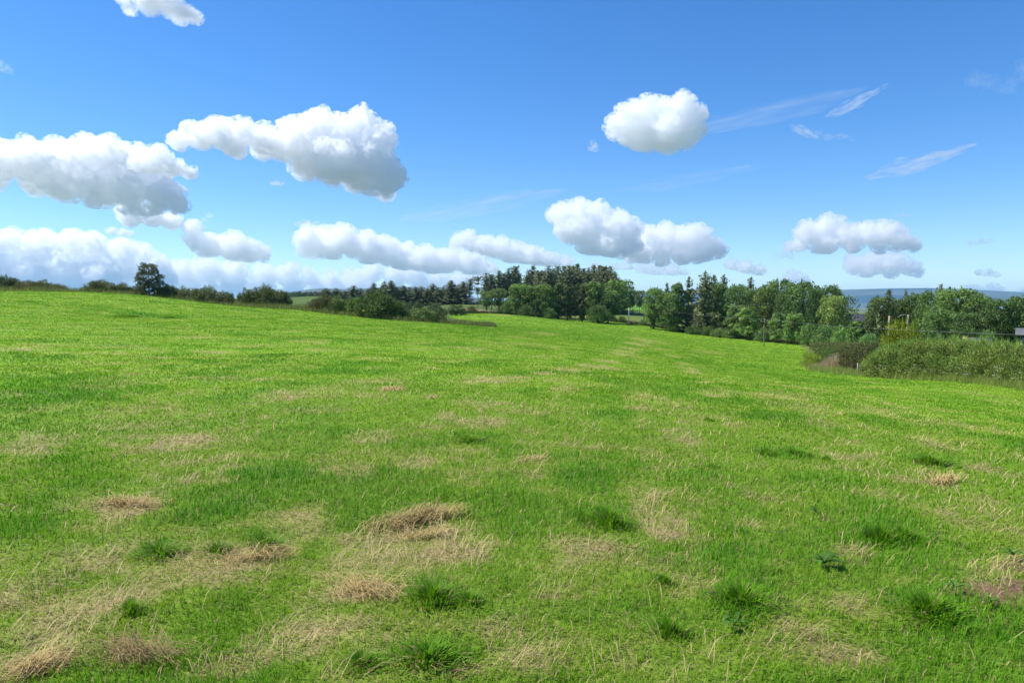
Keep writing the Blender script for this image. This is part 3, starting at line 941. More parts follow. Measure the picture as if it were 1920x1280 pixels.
ORD = 'first second third fourth fifth sixth seventh eighth ninth tenth eleventh twelfth thirteenth fourteenth fifteenth sixteenth seventeenth eighteenth nineteenth twentieth'.split()
ORD += ['twenty-' + w_ for w_ in ORD[:9]] + ['thirtieth']


def build_plants():
    gg = 'gorse along the left skyline of the meadow'
    # ---- gorse line, left to right
    for u, top, w, base, D, lab, tint in (
            (-30, 526, 60, 549, 114, 'gorse bush cut by the left frame edge on the skyline', (1, 1, 1)),
            (14, 520, 50, 549, 115, 'dark flat-topped gorse bush at the far left end of the skyline', (.85, .9, .9)),
            (48, 528, 60, 549, 114, 'low gorse bush next to the flat-topped one on the left skyline', (1.1, 1.05, 1)),
            (84, 528, 50, 549, 114, 'gorse bush forming the highest hump before the bare skyline gap', (1.15, 1.15, 1)),
            (108, 534, 40, 549, 114, 'small gorse bush sloping down to the bare skyline gap', (1.25, 1.2, 1.1)),
            (192, 528, 66, 552, 112, 'broad dark gorse mound right of the bare skyline gap', (.95, 1.0, .9)),
            (234, 534, 44, 554, 111, 'lower gorse bush between the broad mound and the lone hawthorn', (1.0, 1.05, 1)),
            (256, 540, 30, 556, 110, 'small gorse bush hugging the left foot of the lone hawthorn', (1.2, 1.3, 1.1)),
            (318, 537, 54, 559, 109, 'dark bumpy gorse bush right beside the lone hawthorn', (.85, .9, .9)),
            (348, 542, 34, 562, 108, 'small pale gorse bush between two larger ones right of hawthorn', (1.35, 1.35, 1.2)),
            (384, 540, 60, 566, 107, 'wide grey-green gorse bush, third right of the lone hawthorn', (1.2, 1.25, 1.2)),
            (424, 549, 36, 567, 106, 'little gorse bush before the gap in the gorse line', (1.1, 1.15, 1)),
            (462, 546, 40, 574, 105, 'gorse bush joined to the left of the big dark dome', (1.0, 1.05, 1)),
            (500, 539, 66, 576, 104, 'big dark dome of gorse between two grassy gaps', (.9, 1.0, .85)),
            (530, 548, 34, 576, 103, 'small gorse bush leaning on the right of the big dark dome', (1.05, 1.1, 1)),
            (606, 553, 56, 584, 98, 'brownish gorse bush at the left end of the long thicket', (.95, .9, .9)),
            (640, 556, 50, 588, 96, 'mid-green gorse bush second in the long thicket', (1.1, 1.35, 1)),
            (668, 558, 46, 592, 95, 'fresh green gorse bush third in the long thicket', (1.2, 1.6, 1)),
            (706, 548, 78, 597, 93, 'tallest dark gorse bush of the long thicket, peaked top', (.8, 1.0, .75)),
            (742, 562, 44, 599, 93, 'gorse bush at the right shoulder of the tallest one', (.95, 1.15, .9)),
            (784, 578, 64, 604, 94, 'low straggly scrub bush on the grassy spur', (1.2, 1.45, 1.1)),
            (818, 583, 40, 606, 96, 'dark low bush near the tip of the grassy spur', (.9, 1.0, .9))):
        plant('gorse', u, top, w, base, D, lab, 'gorse bush', gg, tint)
    plant('hawthorn', 281, 491, 72, 556, 109, 'lone dark hawthorn tree standing above the gorse on the left skyline', 'tree', None, (.95, 1.0, .95), var=0)
    # ---- willow bushes in the hollow
    wl = [(745, 557, 26, 580, 205), (763, 563, 26, 582, 200), (787, 560, 28, 585, 195), (811, 561, 28, 585, 192), (763, 573, 24, 590, 180), (822, 567, 36, 588, 178), (856, 565, 38, 586, 186), (798, 577, 44, 592, 170)]
    for k, (u, top, w, b, D) in enumerate(wl):
        plant('willow', u, top, w, b, D, ['round grey-green willow bush half hidden behind the peaked gorse', 'small willow bush just right of the peaked gorse', 'round willow bush in the upper row of the hollow, second from right',
              'willow bush at the right of the upper row in the hollow', 'little ball-shaped willow bush low in the hollow', 'dark-edged willow bush directly behind the tip of the spur',
              'largest round willow bush standing by the far field corner', 'wide low willow bush in front of the others in the hollow'][k], 'bush', 'willow bushes in the hollow', (1, 1, 1))
    plant('shrub', 884, 571, 26, 583, 205, 'brown-tinged shrub between the largest willow bush and the tree row', 'bush', None, (1.1, .7, .8))
    # ---- conifers behind the hollow
    cs = [(612, 540, 26), (631, 540, 26), (648, 545, 20), (664, 535, 24), (677, 540, 22), (690, 540, 20), (701, 530, 20), (712, 540, 20), (721, 527, 22), (734, 525, 26), (746, 538, 22), (757, 535, 24), (768, 538, 22),
          (780, 537, 22), (790, 536, 22), (802, 541, 22), (812, 531, 26), (822, 538, 20), (831, 537, 20), (846, 525, 28), (858, 534, 22), (869, 527, 26)]
    for k, (u, top, w) in enumerate(cs):
        plant('spruce', u, top, w * 1.6, 579, 330 + (k * 37 % 25), 'dark conifer behind the hollow, %s treetop from the left in its row' % ORD[k], 'conifer', 'conifers behind the willow hollow', (1.05, 1.05, 1.1), var=k % 4)
    plant('scots', 896, 515, 26, 575, 300, 'slender pine with bare trunk and open crown left of the pine stand', 'conifer', 'pines', (1, 1, 1), var=0)
    plant('scots', 881, 522, 24, 575, 310, 'thin ragged pine beside the slender bare-trunked pine', 'conifer', 'pines', (1, 1, 1), var=1)
    # ---- pine stand: open left part with visible trunks
    ps = [(912, 512, 24), (922, 514, 22), (936, 506, 26), (944, 512, 22), (953, 503, 26), (966, 499, 26), (974, 513, 20)]
    for k, (u, top, w) in enumerate(ps):
        plant('pine', u, top, w * 1.35, 583, 282 + k * 3, 'tall pine with visible bare trunk, %s from left in the thin stand' % ORD[k], 'conifer', 'pines of the thin stand', (1, 1, 1), var=k % 4)
    pl = [(990, 508, 24), (1000, 497, 24), (1009, 510, 22), (1017, 507, 22), (1028, 498, 24), (1037, 503, 20), (1046, 497, 24), (1058, 498, 24), (1066, 497, 20), (1075, 499, 24), (1083, 493, 18), (1093, 502, 22), (1103, 502, 22), (1113, 495, 24),
          (1124, 496, 24), (1131, 499, 20), (1144, 499, 24), (1153, 511, 22), (1163, 524, 22), (994, 516, 26), (1034, 508, 26), (1070, 507, 26), (1098, 508, 26), (1136, 506, 26)]
    order = {i: n_ for n_, i in enumerate(sorted(range(19), key=lambda i: pl[i][0]))}
    for k, (u, top, w) in enumerate(pl):
        back = k >= 19
        lab = 'dark conifer packed in the plantation, %s treetop from its left end' % ORD[order[k]] if not back else 'dark conifer filling the plantation interior, %s from the left' % ORD[k - 19]
        plant('spruce' if k % 3 else 'pine', u, top, w * 2.05, 588, 262 + (k * 53 % 30) + (12 if back else 0), lab, 'conifer', 'conifers of the dense plantation', (1.0, 1.0, 1.0), var=k % 4)
    # ---- broadleaf row in front of the plantation
    row = [('vase', 913, 545, 34, 582, 208, 'pale loose-crowned tree at the left end of the broadleaf row', (1.15, 1.1, 1.2)),
           ('vase', 934, 540, 30, 583, 210, 'thin tree second in the broadleaf row under the tall pines', (1.1, 1.1, 1.1)),
           ('shrub', 950, 558, 26, 584, 206, 'dark rounded shrub under the thin trees of the row', (.8, .85, .9)),
           ('leafy', 976, 532, 52, 585, 215, 'bright-topped broad tree where the broadleaf row begins to thicken', (1.15, 1.25, 1.0)),
           ('tall', 998, 534, 34, 587, 213, 'narrow green tree between the two broad ones of the row', (1.0, 1.0, 1)),
           ('leafy', 1018, 532, 44, 588, 212, 'broad tree with a lumpy crown below the plantation edge', (1.05, 1.1, 1)),
           ('ivy', 1046, 528, 36, 591, 212, 'tall ivy-clad tree in the middle of the broadleaf row', (1.0, 1.0, 1)),
           ('ivy', 1064, 533, 22, 592, 214, 'slim ivy-covered trunk beside the tall ivy-clad tree', (1.1, .95, 1)),
           ('sparse', 1078, 530, 26, 593, 214, 'nearly bare brownish tree in the broadleaf row', (.6, .55, .6)),
           ('ivy', 1092, 531, 26, 595, 213, 'brownish ivy tree right of the nearly bare one', (1.15, .95, 1)),
           ('tall', 1112, 527, 42, 597, 214, 'dense upright tree with a green top near the row end', (1.05, 1.1, 1)),
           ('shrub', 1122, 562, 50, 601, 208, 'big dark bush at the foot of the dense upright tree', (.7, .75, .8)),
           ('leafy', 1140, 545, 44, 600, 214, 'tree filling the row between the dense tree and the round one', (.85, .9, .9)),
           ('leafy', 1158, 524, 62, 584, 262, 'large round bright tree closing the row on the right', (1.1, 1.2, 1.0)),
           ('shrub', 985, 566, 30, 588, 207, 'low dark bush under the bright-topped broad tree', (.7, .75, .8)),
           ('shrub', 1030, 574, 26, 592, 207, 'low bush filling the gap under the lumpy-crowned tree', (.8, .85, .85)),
           ('ivy', 1008, 560, 20, 588, 208, 'short ivy-wrapped stump tree under the row', (.75, .8, .8)),
           ('vase', 1186, 546, 18, 584, 272, 'thin see-through tree just right of the round bright tree', (.9, .9, 1)),
           ('vase', 1199, 544, 24, 584, 268, 'second thin tree in the gap with the bright far field behind', (.95, .95, 1)),
           ('shrub', 1152, 592, 14, 603, 222, 'small dark bush in the gap below the round tree, left of two', (.75, .8, .8)),
           ('shrub', 1166, 590, 18, 604, 221, 'small dark bush in the gap below the round tree, right of two', (.75, .8, .8)),
           ('shrub', 1206, 596, 16, 610, 216, 'small pale bush at the field edge in the gap', (1.0, 1.0, 1)),
           ('shrub', 1183, 600, 20, 609, 217, 'low reddish bush by the pale pole at the field edge', (1.2, .7, .9))]
    for kind, u, top, w, b, D, lab, tint in row:
        plant(kind, u, top, w, b, D, lab, 'bush' if kind == 'shrub' else 'tree', 'broadleaf row below the plantation', tint)
    # ---- the wooded dip in the middle right
    dip = [('leafy', 1226, 539, 44, 614, 206, 'bright leafy tree opening the wooded dip, left end', (1.1, 1.2, 1.0)),
           ('ivy', 1224, 560, 20, 613, 204, 'dark ivy trunk below the tree that opens the wooded dip', (.7, .75, .8)),
           ('leafy', 1252, 548, 46, 616, 203, 'green tree second from left in the wooded dip', (.95, 1.0, .95)),
           ('spruce', 1250, 529, 22, 600, 225, 'small pointed conifer top rising behind the second dip tree', (1, 1, 1)),
           ('tall', 1270, 530, 36, 618, 205, 'tall green tree left of the big pines in the dip', (1.0, 1.05, 1)),
           ('openpine', 1291, 517, 40, 620, 206, 'left one of the pair of big open pines in the dip', (1.05, 1, 1)),
           ('openpine', 1321, 507, 56, 622, 200, 'tallest open pine of the dip with tiered branches', (1.05, 1.0, .9)),
           ('openpine', 1338, 514, 38, 622, 212, 'open pine leaning into the right side of the tallest one', (1, 1, 1)),
           ('openpine', 1356, 514, 44, 622, 214, 'dark-topped open pine right of the tallest pine', (.95, 1, 1)),
           ('leafy', 1350, 530, 40, 620, 204, 'leafy tree tucked under the dark-topped pine', (.9, .95, .95)),
           ('leafy', 1382, 533, 50, 622, 200, 'bright round-headed tree right of the pines', (1.0, 1.1, 1.0)),
           ('openpine', 1406, 519, 44, 610, 210, 'open pine with wispy top between leafy crowns', (1.05, 1.1, 1.1)),
           ('leafy', 1408, 540, 54, 625, 197, 'dark leafy tree below the wispy-topped pine', (.75, .8, .85)),
           ('leafy', 1436, 534, 56, 628, 190, 'broad olive tree in the centre of the dip', (1.05, 1.0, .9)),
           ('leafy', 1463, 523, 56, 628, 196, 'high domed dark tree behind the broad olive tree', (.8, .9, .9)),
           ('leafy', 1478, 545, 50, 632, 180, 'mid-height tree in front of the high domed tree', (.9, .95, .9)),
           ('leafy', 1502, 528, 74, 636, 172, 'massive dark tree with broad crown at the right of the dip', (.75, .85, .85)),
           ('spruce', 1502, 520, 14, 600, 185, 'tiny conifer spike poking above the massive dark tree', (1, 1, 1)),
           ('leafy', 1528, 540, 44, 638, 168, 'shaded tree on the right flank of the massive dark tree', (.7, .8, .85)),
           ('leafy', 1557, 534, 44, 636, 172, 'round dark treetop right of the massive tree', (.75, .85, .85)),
           ('leafy', 1564, 553, 56, 636, 150, 'light olive ash tree in front of the round dark treetop', (1.35, 1.25, 1.1)),
           ('sparse', 1596, 553, 34, 634, 152, 'sparse pale-leaved tree against the sky, left of the slate roof', (1, 1, 1)),
           ('shrub', 1620, 582, 22, 630, 190, 'small bright tree beyond the slate roof', (1.1, 1.1, 1)),
           ('tall', 1378, 570, 40, 628, 186, 'young light green tree at the front edge of the dip', (1.05, 1.05, 1.1)),
           ('tall', 1404, 573, 46, 634, 180, 'rounded light green young tree left of the grey pole', (1.2, 1.25, 1.2)),
           ('shrub', 1350, 612, 40, 630, 190, 'grey-green bramble mound at the field edge below the pines', (.85, .85, .9)),
           ('shrub', 1372, 614, 36, 632, 187, 'bramble mound next to the young light green tree', (.9, .9, .9)),
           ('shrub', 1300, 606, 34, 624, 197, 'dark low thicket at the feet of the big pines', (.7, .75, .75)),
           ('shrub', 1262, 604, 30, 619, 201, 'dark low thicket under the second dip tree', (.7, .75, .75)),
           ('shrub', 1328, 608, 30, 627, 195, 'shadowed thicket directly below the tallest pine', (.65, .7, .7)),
           ('tall', 1456, 585, 30, 642, 166, 'small upright light tree right of the grey pole', (1.2, 1.2, 1.2)),
           ('shrub', 1433, 612, 40, 640, 172, 'dark bush behind the foot of the grey pole', (.75, .8, .8)),
           ('tall', 1490, 587, 46, 645, 160, 'bright young tree at the field corner', (1.25, 1.35, 1.15)),
           ('shrub', 1517, 596, 40, 646, 150, 'dense green bush between the bright young tree and the hedge', (1.05, 1.15, 1.1)),
           ('shrub', 1548, 603, 56, 646, 140, 'shaded bush mass behind the bracken bank, left part', (.9, 1.0, 1)),
           ('shrub', 1580, 606, 50, 646, 136, 'bright bush mass behind the bracken bank, right part', (1.15, 1.35, 1.2)),
           ('tall', 1604, 600, 30, 646, 130, 'slim green tree standing below the slate roof', (1.1, 1.2, 1.1)),
           ('shrub', 1630, 620, 46, 648, 120, 'light green bush left of the golden shrub', (1.1, 1.3, 1.3))]
    for kind, u, top, w, b, D, lab, tint in dip:
        plant(kind, u, top, w, b, D, lab, {'shrub': 'bush', 'spruce': 'conifer', 'openpine': 'conifer'}.get(kind, 'tree'), 'trees of the wooded dip', tint)
    # ---- the clump on the right, behind the hedge
    rc = [('leafy', 1654, 555, 56, 640, 128, 'dark brownish tree at the left of the right-hand clump', (.75, .72, .8)),
          ('spruce', 1666, 541, 36, 640, 134, 'pointed dark conifer above the left of the right-hand clump', (.9, .9, 1)),
          ('spruce', 1697, 542, 26, 640, 138, 'second pointed conifer above the two stub poles', (1, 1, 1)),
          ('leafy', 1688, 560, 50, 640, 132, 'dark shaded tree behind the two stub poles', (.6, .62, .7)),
          ('leafy', 1716, 550, 56, 640, 130, 'tree with olive top behind the golden shrub', (.8, .85, .85)),
          ('openpine', 1763, 531, 34, 640, 140, 'bare-topped pine sticking out over the big round tree', (1.6, 1.2, 1.2)),
          ('leafy', 1748, 545, 60, 640, 126, 'tall leafy tree left of the big round tree', (.85, .95, .9)),
          ('leafy', 1794, 540, 92, 645, 116, 'biggest round-crowned bright tree of the right-hand clump', (1.0, 1.1, .95)),
          ('leafy', 1836, 552, 56, 645, 114, 'green tree on the right slope of the biggest round tree', (1.0, 1.1, 1)),
          ('leafy', 1760, 580, 60, 645, 112, 'lower leafy tree in front of the big round tree', (.9, 1.0, .95)),
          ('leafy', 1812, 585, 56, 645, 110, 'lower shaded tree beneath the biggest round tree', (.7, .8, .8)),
          ('leafy', 1872, 560, 54, 648, 110, 'dark tree near the right edge of the clump', (.75, .85, .85)),
          ('leafy', 1905, 554, 44, 648, 112, 'tree cut close to the right frame edge', (.85, .95, .9)),
          ('leafy', 1952, 560, 60, 648, 110, 'tree standing just off the right frame edge', (.85, .95, .9)),
          ('shrub', 1850, 612, 44, 648, 96, 'green shrub over the grey roof behind the hedge', (.9, 1.0, 1)),
          ('shrub', 1742, 610, 60, 645, 104, 'dark shrub right of the golden shrub', (.7, .8, .8)),
          ('golden', 1690, 597, 78, 640, 92, 'golden yellow-green shrub beneath the two stub poles', (1, 1, 1)),
          ('golden', 1717, 594, 26, 640, 93, 'small pointed yellow-green shrub on the right of the golden one', (.75, .95, 1))]
    for kind, u, top, w, b, D, lab, tint in rc:
        plant(kind, u, top, w, b, D, lab, {'shrub': 'bush', 'golden': 'bush', 'spruce': 'conifer', 'openpine': 'conifer'}.get(kind, 'tree'), 'clump behind the right-hand hedge', tint)


if 'plants' not in SKIP:
    build_plants()
print('plants', round(time.time() - T0, 1))


# ------------------------------------------------------------------ hedge, brambles, rough growth
def mound(name, pts, n, size, cols, label, cat, group=None, lump=.35, flat=.4, spiky=0, stems=True, mat=None):
    """A hedge-like run of growth: pts = (u, base D, top px, half depth m) along its length."""
    g = np.random.default_rng(len(label) * 13 + n)
    L = []
    pts = np.array(pts, float)
    tt = np.linspace(0, len(pts) - 1, 8 * len(pts))
    c0 = None
    for t in tt:
        i = min(int(t), len(pts) - 2); f = t - i
        u, D, top, hd = pts[i] * (1 - f) + pts[i + 1] * f
        x, y = uD(u, D); z = float(height(x, y)); ht = zat(u, top, D) - z
        if c0 is None: c0 = np.array([x, y, z])
        a = math.atan2(x, y)
        rad = max(lump * (.6 + .8 * g.random()), .12); ht *= 1 + .07 * float(noise2(np.array([t * 2.3]), np.array([.5]), 33)[0]) + .03 * g.normal()
        for zz in np.arange(rad * .5, max(ht - rad * .7, rad * .6), rad * .85):
            for dd in (-hd, 0, hd):
                if g.random() < .13: continue
                k = dd * (1 - .35 * zz / max(ht, .1)) + g.normal(0, hd * .15)
                L.append((x + math.sin(a) * (k + hd) + g.normal(0, .12), y + math.cos(a) * (k + hd), z + zz + g.normal(0, .06), rad))
        L.append((x + math.sin(a) * hd, y + math.cos(a) * hd, z + ht - rad * .85, rad * (1 + .12 * g.normal())))
    L = np.array(L); L[:, :3] -= c0
    V, Q, c = lobe_leaves(L, n, size, g, cols, .95, .45, flat)
    ctr = V.reshape(-1, 4, 3).mean(1)
    pn = fbm2(ctr[:, 0] * .55 + ctr[:, 1] * .3, ctr[:, 2] * .9, 3, 19)[:, None]
    patchy = 1 + pn * np.array([.32, .08, .1])                # stretches of browner and of greener leaf
    c = np.clip(c * np.repeat(patchy, 4, 0), .003, 1)
    B = Bag(); B.add(V, Q, None, c)
    if spiky:
        m = int(n * spiky); P = L[g.choice(len(L), m)]
        d = g.normal(0, .45, (m, 3)); d[:, 2] = 1; d /= np.linalg.norm(d, axis=1)[:, None]
        p0 = P[:, :3] + d * P[:, 3:4] * .6
        tip = p0 + d * (.2 + .35 * g.random((m, 1)))
        s = np.cross(d, g.normal(0, 1, (m, 3))); s /= np.linalg.norm(s, axis=1)[:, None]
        V = np.stack([p0 - s * .02, p0 + s * .02, tip], 1).reshape(-1, 3)
        cc = np.repeat((np.asarray(cols[0]) + (np.asarray(cols[1]) - np.asarray(cols[0])) * g.random((m, 1))) * np.array([1.25, 1.4, .95]), 3, 0)
        B.add(V, None, np.arange(m)[:, None] * 3 + np.array([[0, 1, 2]]), cc)
    root = empty(name, c0, label, cat, group)
    o = link('foliage', B.mesh(name + '_foliage'), mat or M_LEAF, root)
    if stems:
        S = Bag()
        for k in range(0, len(L), max(1, len(L) // 40)):
            x, y, z, r_ = L[k]; zb = float(height(c0[0] + x, c0[1] + y)) - c0[2]
            q = np.linspace(0, 1, 4)
            S.tube(np.stack([x + g.normal(0, .1) * q, y + g.normal(0, .1) * q, zb - .1 + (z - zb) * q], -1), .03 * (1 - .6 * q), 5)
        link('stems', S.mesh(name + '_stems'), M_BARK, root)
    return root


def build_hedges():
    mound('hedge', [(1632, 54, 676, .9), (1652, 53.5, 657, 1.0), (1680, 52.5, 648, 1.1), (1720, 51, 643, 1.1), (1780, 49, 641, 1.1), (1850, 46, 643, 1.1), (1920, 43, 648, 1.1), (2000, 39.5, 652, 1.1), (2120, 36, 655, 1.1)],
          130000, .085, ((.140, .195, .045), (.32, .385, .100)), 'long thick green hedge bordering the meadow on the right', 'hedge', lump=.42, spiky=.10)
    mound('bramble_bush', [(1578, 62, 655, .5), (1600, 60, 646, .6), (1622, 58, 645, .7), (1648, 57, 643, .7)], 9000, .11, ((.075, .090, .030), (.21, .195, .075)),
          'dark bramble bush with reddish tips at the left end of the hedge', 'bush', lump=.3, spiky=.15)
    mound('bracken_patch', [(1524, 80, 645, .5), (1550, 76, 640, .6), (1580, 72, 641, .6), (1618, 68, 641, .6)], 7000, .12, ((.09, .115, .035), (.22, .23, .085)),
          'olive bracken patch behind the dry pinkish grass bank', 'bush', lump=.3, spiky=.2)
    mound('nettle_patch', [(1512, 68, 662, .3), (1524, 66, 664, .35), (1534, 64, 672, .3)], 3000, .10, ((.18, .25, .03), (.34, .38, .06)),
          'yellow-green weed patch at the left tip of the hedge bank', 'bush', lump=.2, spiky=.2, stems=False)
    mound('low_bush', [(1545, 70, 656, .3), (1560, 68, 652, .35), (1572, 67, 656, .3)], 2600, .10, ((.08, .14, .025), (.16, .25, .045)),
          'small fresh green bush above the dry pinkish grass bank', 'bush', lump=.22, stems=False)
    # dry pinkish grass bank
    g = np.random.default_rng(5)

    def rough(name, pts, n, L0, L1, cols, width, lab, kind=None, cat=None, lean=.35, rise=None):
        pts = np.array(pts, float)
        t = g.random(n) * (len(pts) - 1); i = np.minimum(t.astype(int), len(pts) - 2); f = (t - i)[:, None]
        P = pts[i] * (1 - f) + pts[i + 1] * f                      # u, D, half depth
        a = np.arctan((P[:, 0] - 960) / F); D = P[:, 1] + g.normal(0, .45, n) * P[:, 2]
        x = D * np.sin(a) + g.normal(0, .15, n); y = D * np.cos(a)
        z = height(x, y) - .02
        c = np.asarray(cols[0]) + (np.asarray(cols[1]) - np.asarray(cols[0])) * g.random((n, 1))
        pk = noise2(x * .7, y * .7, 77)
        V, q, tr, cc = blades(x, y, z, (L0 + (L1 - L0) * g.random(n)) * (1 + .35 * pk) * (1 if rise is None else np.interp(t, np.arange(len(rise)), rise)), np.full(n, width), g.random(n) * 6.283, np.abs(g.normal(lean, .22, n)), c * (.75 + .5 * g.random((n, 1))), True)
        B = Bag(); o0 = V.mean(0); o0[2] = z.mean(); B.add(V - o0, q, tr, cc)
        o = link(name, B.mesh(name), M_GRASS); o.location = o0
        return tag(o, lab, cat, kind=kind)
    rough('dry_grass_bank', [(1522, 64.5, 1.0), (1545, 64, 1.4), (1566, 64, 1.4), (1596, 64, 1.2)], 6500, .6, 1.0, ((.46, .36, .19), (.62, .51, .30)), .03, 'pinkish dry grass bank at the left end of the hedge', cat='dry grass', rise=[.5, .9, 1.5, 2.1])
    rough('rough_grass', [(1505, 74, 2), (1530, 62, 1.2), (1570, 60, 1.4), (1625, 55, 1.0), (1700, 51.5, .8), (1800, 47.5, .8), (1920, 42, .8), (2100, 36, .8)], 11000, .25, .70,
          ((.24, .36, .06), (.44, .46, .14)), .022, 'rank grass along the foot of the hedge', kind='stuff')
    rough('rough_grass', [(-200, 113, 2), (0, 112, 2), (150, 112, 2.5), (250, 109, 2), (440, 104, 2.5), (560, 99, 3), (640, 95, 2), (740, 91.5, 1.5), (800, 94, 2), (860, 98, 2.5), (925, 102, 1.5)], 30000, .30, .9,
          ((.15, .21, .045), (.30, .32, .10)), .05, 'rank grass along the foot of the gorse', kind='stuff')
    rough('rough_grass', [(755, 94, 4), (800, 97, 5), (845, 100, 4), (890, 101, 2.5), (928, 102, 1)], 12000, .3, .8, ((.14, .18, .05), (.27, .27, .10)), .05, 'rank olive grass covering the spur', kind='stuff')
    rough('rough_grass', [(845, 199, 3), (920, 205, 3), (1010, 216, 3), (1130, 226, 3), (1230, 216, 3), (1320, 200, 3), (1400, 185, 3), (1500, 158, 3)], 22000, .35, 1.0, ((.035, .055, .015), (.10, .13, .035)), .09,
          'dark rank growth along the far edge of the meadow', kind='stuff')
    # white umbels along the hedge foot
    B = Bag()
    for k in range(34):
        u = 1590 + 330 * g.random(); D = np.interp(u, [1590, 1625, 1800, 1920], [58, 54.2, 46.8, 41.6]) - .3 * g.random()
        x, y = uD(u, D); z = float(height(x, y)); h = .45 + .5 * g.random()
        for j in range(6):
            p = np.array([x, y, z + h]) + g.normal(0, .045, 3) * np.array([1, 1, .4])
            s = .014
            B.add([p + (-s, -s, 0), p + (s, -s, 0), p + (s, s, .01), p + (-s, s, .01)], [[0, 1, 2, 3]], None, (.5, .49, .42))
        B.tube([(x, y, z), (x + .03, y, z + h)], [.006, .004], 4, (.12, .18, .04))
    o = link('white_wildflowers', B.mesh('white_wildflowers'), M_HAY)
    tag(o, 'white umbel flowers dotted along the foot of the hedge', kind='stuff')
    # distant wood beyond the hollow
    g2 = np.random.default_rng(8)
    L = []
    for k in range(150):
        u = 520 + 150 * k / 150; D = 640 + 60 * g2.random()
        x, y = uD(u, D); zt = zat(u, 547.5 + 1.5 * g2.random(), D); zb = zat(u, 560, D)
        for zz in np.arange(zb, zt - 1.5, 2.0):
            L.append((x, y, zz, 2.4 + g2.random()))
    for k in range(190):
        u = 590 + 400 * k / 190; D = 385 + 50 * g2.random()
        x, y = uD(u, D); zt = zat(u, 562 + 5 * g2.random(), D); zb = float(height(x, y))
        for zz in np.arange(zb, max(zt - 1.5, zb + .5), 2.0):
            L.append((x, y, zz, 2.0 + g2.random()))
    V, Q, c = lobe_leaves(L, 14000, 1.3, g2, ((.03, .06, .018), (.06, .10, .03)))
    B = Bag(); B.add(V, Q, None, c)
    o = link('distant_wood', B.mesh('distant_wood'), M_LEAF)
    tag(o, 'far-off low wood and undergrowth behind the gorse gap and conifers', kind='stuff')


if 'hedges' not in SKIP:
    build_hedges()
print('hedges', round(time.time() - T0, 1))


# ------------------------------------------------------------------ poles, wires, houses
def pole(u, D, top, r0, mat, label, arm=None, name='utility_pole', base_z=None):
    x, y = uD(u, D); z = float(height(x, y)); zt = zat(u, top, D); h = zt - z
    o = empty(name, (x, y, z), label, 'pole')
    B = Bag(); s = np.linspace(-.3, h, 7)
    B.tube(np.stack([s * .004, s * 0, s], -1), r0 * (1 - .3 * np.linspace(0, 1, 7)), 10)
    link('shaft', B.mesh('pole_shaft', True), mat, o)
    if arm:
        A = Bag(); A.box((-arm, -.05, h - .42), (arm, .05, h - .30)); A.tube([(-arm * .7, 0, h - .36), (0, .06, h - 1.0)], [.018, .018], 5)
        link('crossarm', A.mesh('pole_crossarm'), M_POLE, o)
        for sx in (-arm * .85, 0, arm * .85):
            I = Bag(); zz = h - .29 if sx else h + .0
            I.tube([(sx, 0, zz - .03), (sx, 0, zz + .06), (sx, 0, zz + .09), (sx, 0, zz + .14), (sx, 0, zz + .17)], [.02, .02, .055, .055, .02], 8)
            link('insulator', I.mesh('pole_insulator', True), M_RENDERWALL, o)
    return o, np.array([x, y, zt])


def wire(p, q, sag, r_, label):
    t = np.linspace(0, 1, 25)
    c = np.asarray(p)[None] * (1 - t[:, None]) + np.asarray(q)[None] * t[:, None]
    c[:, 2] -= sag * 4 * t * (1 - t)
    B = Bag(); m = c[0].copy(); B.tube(c - m, np.full(25, r_), 5)
    o = link('overhead_wire', B.mesh('overhead_wire', True), M_WIRE); o.location = m
    tag(o, label, 'wire')


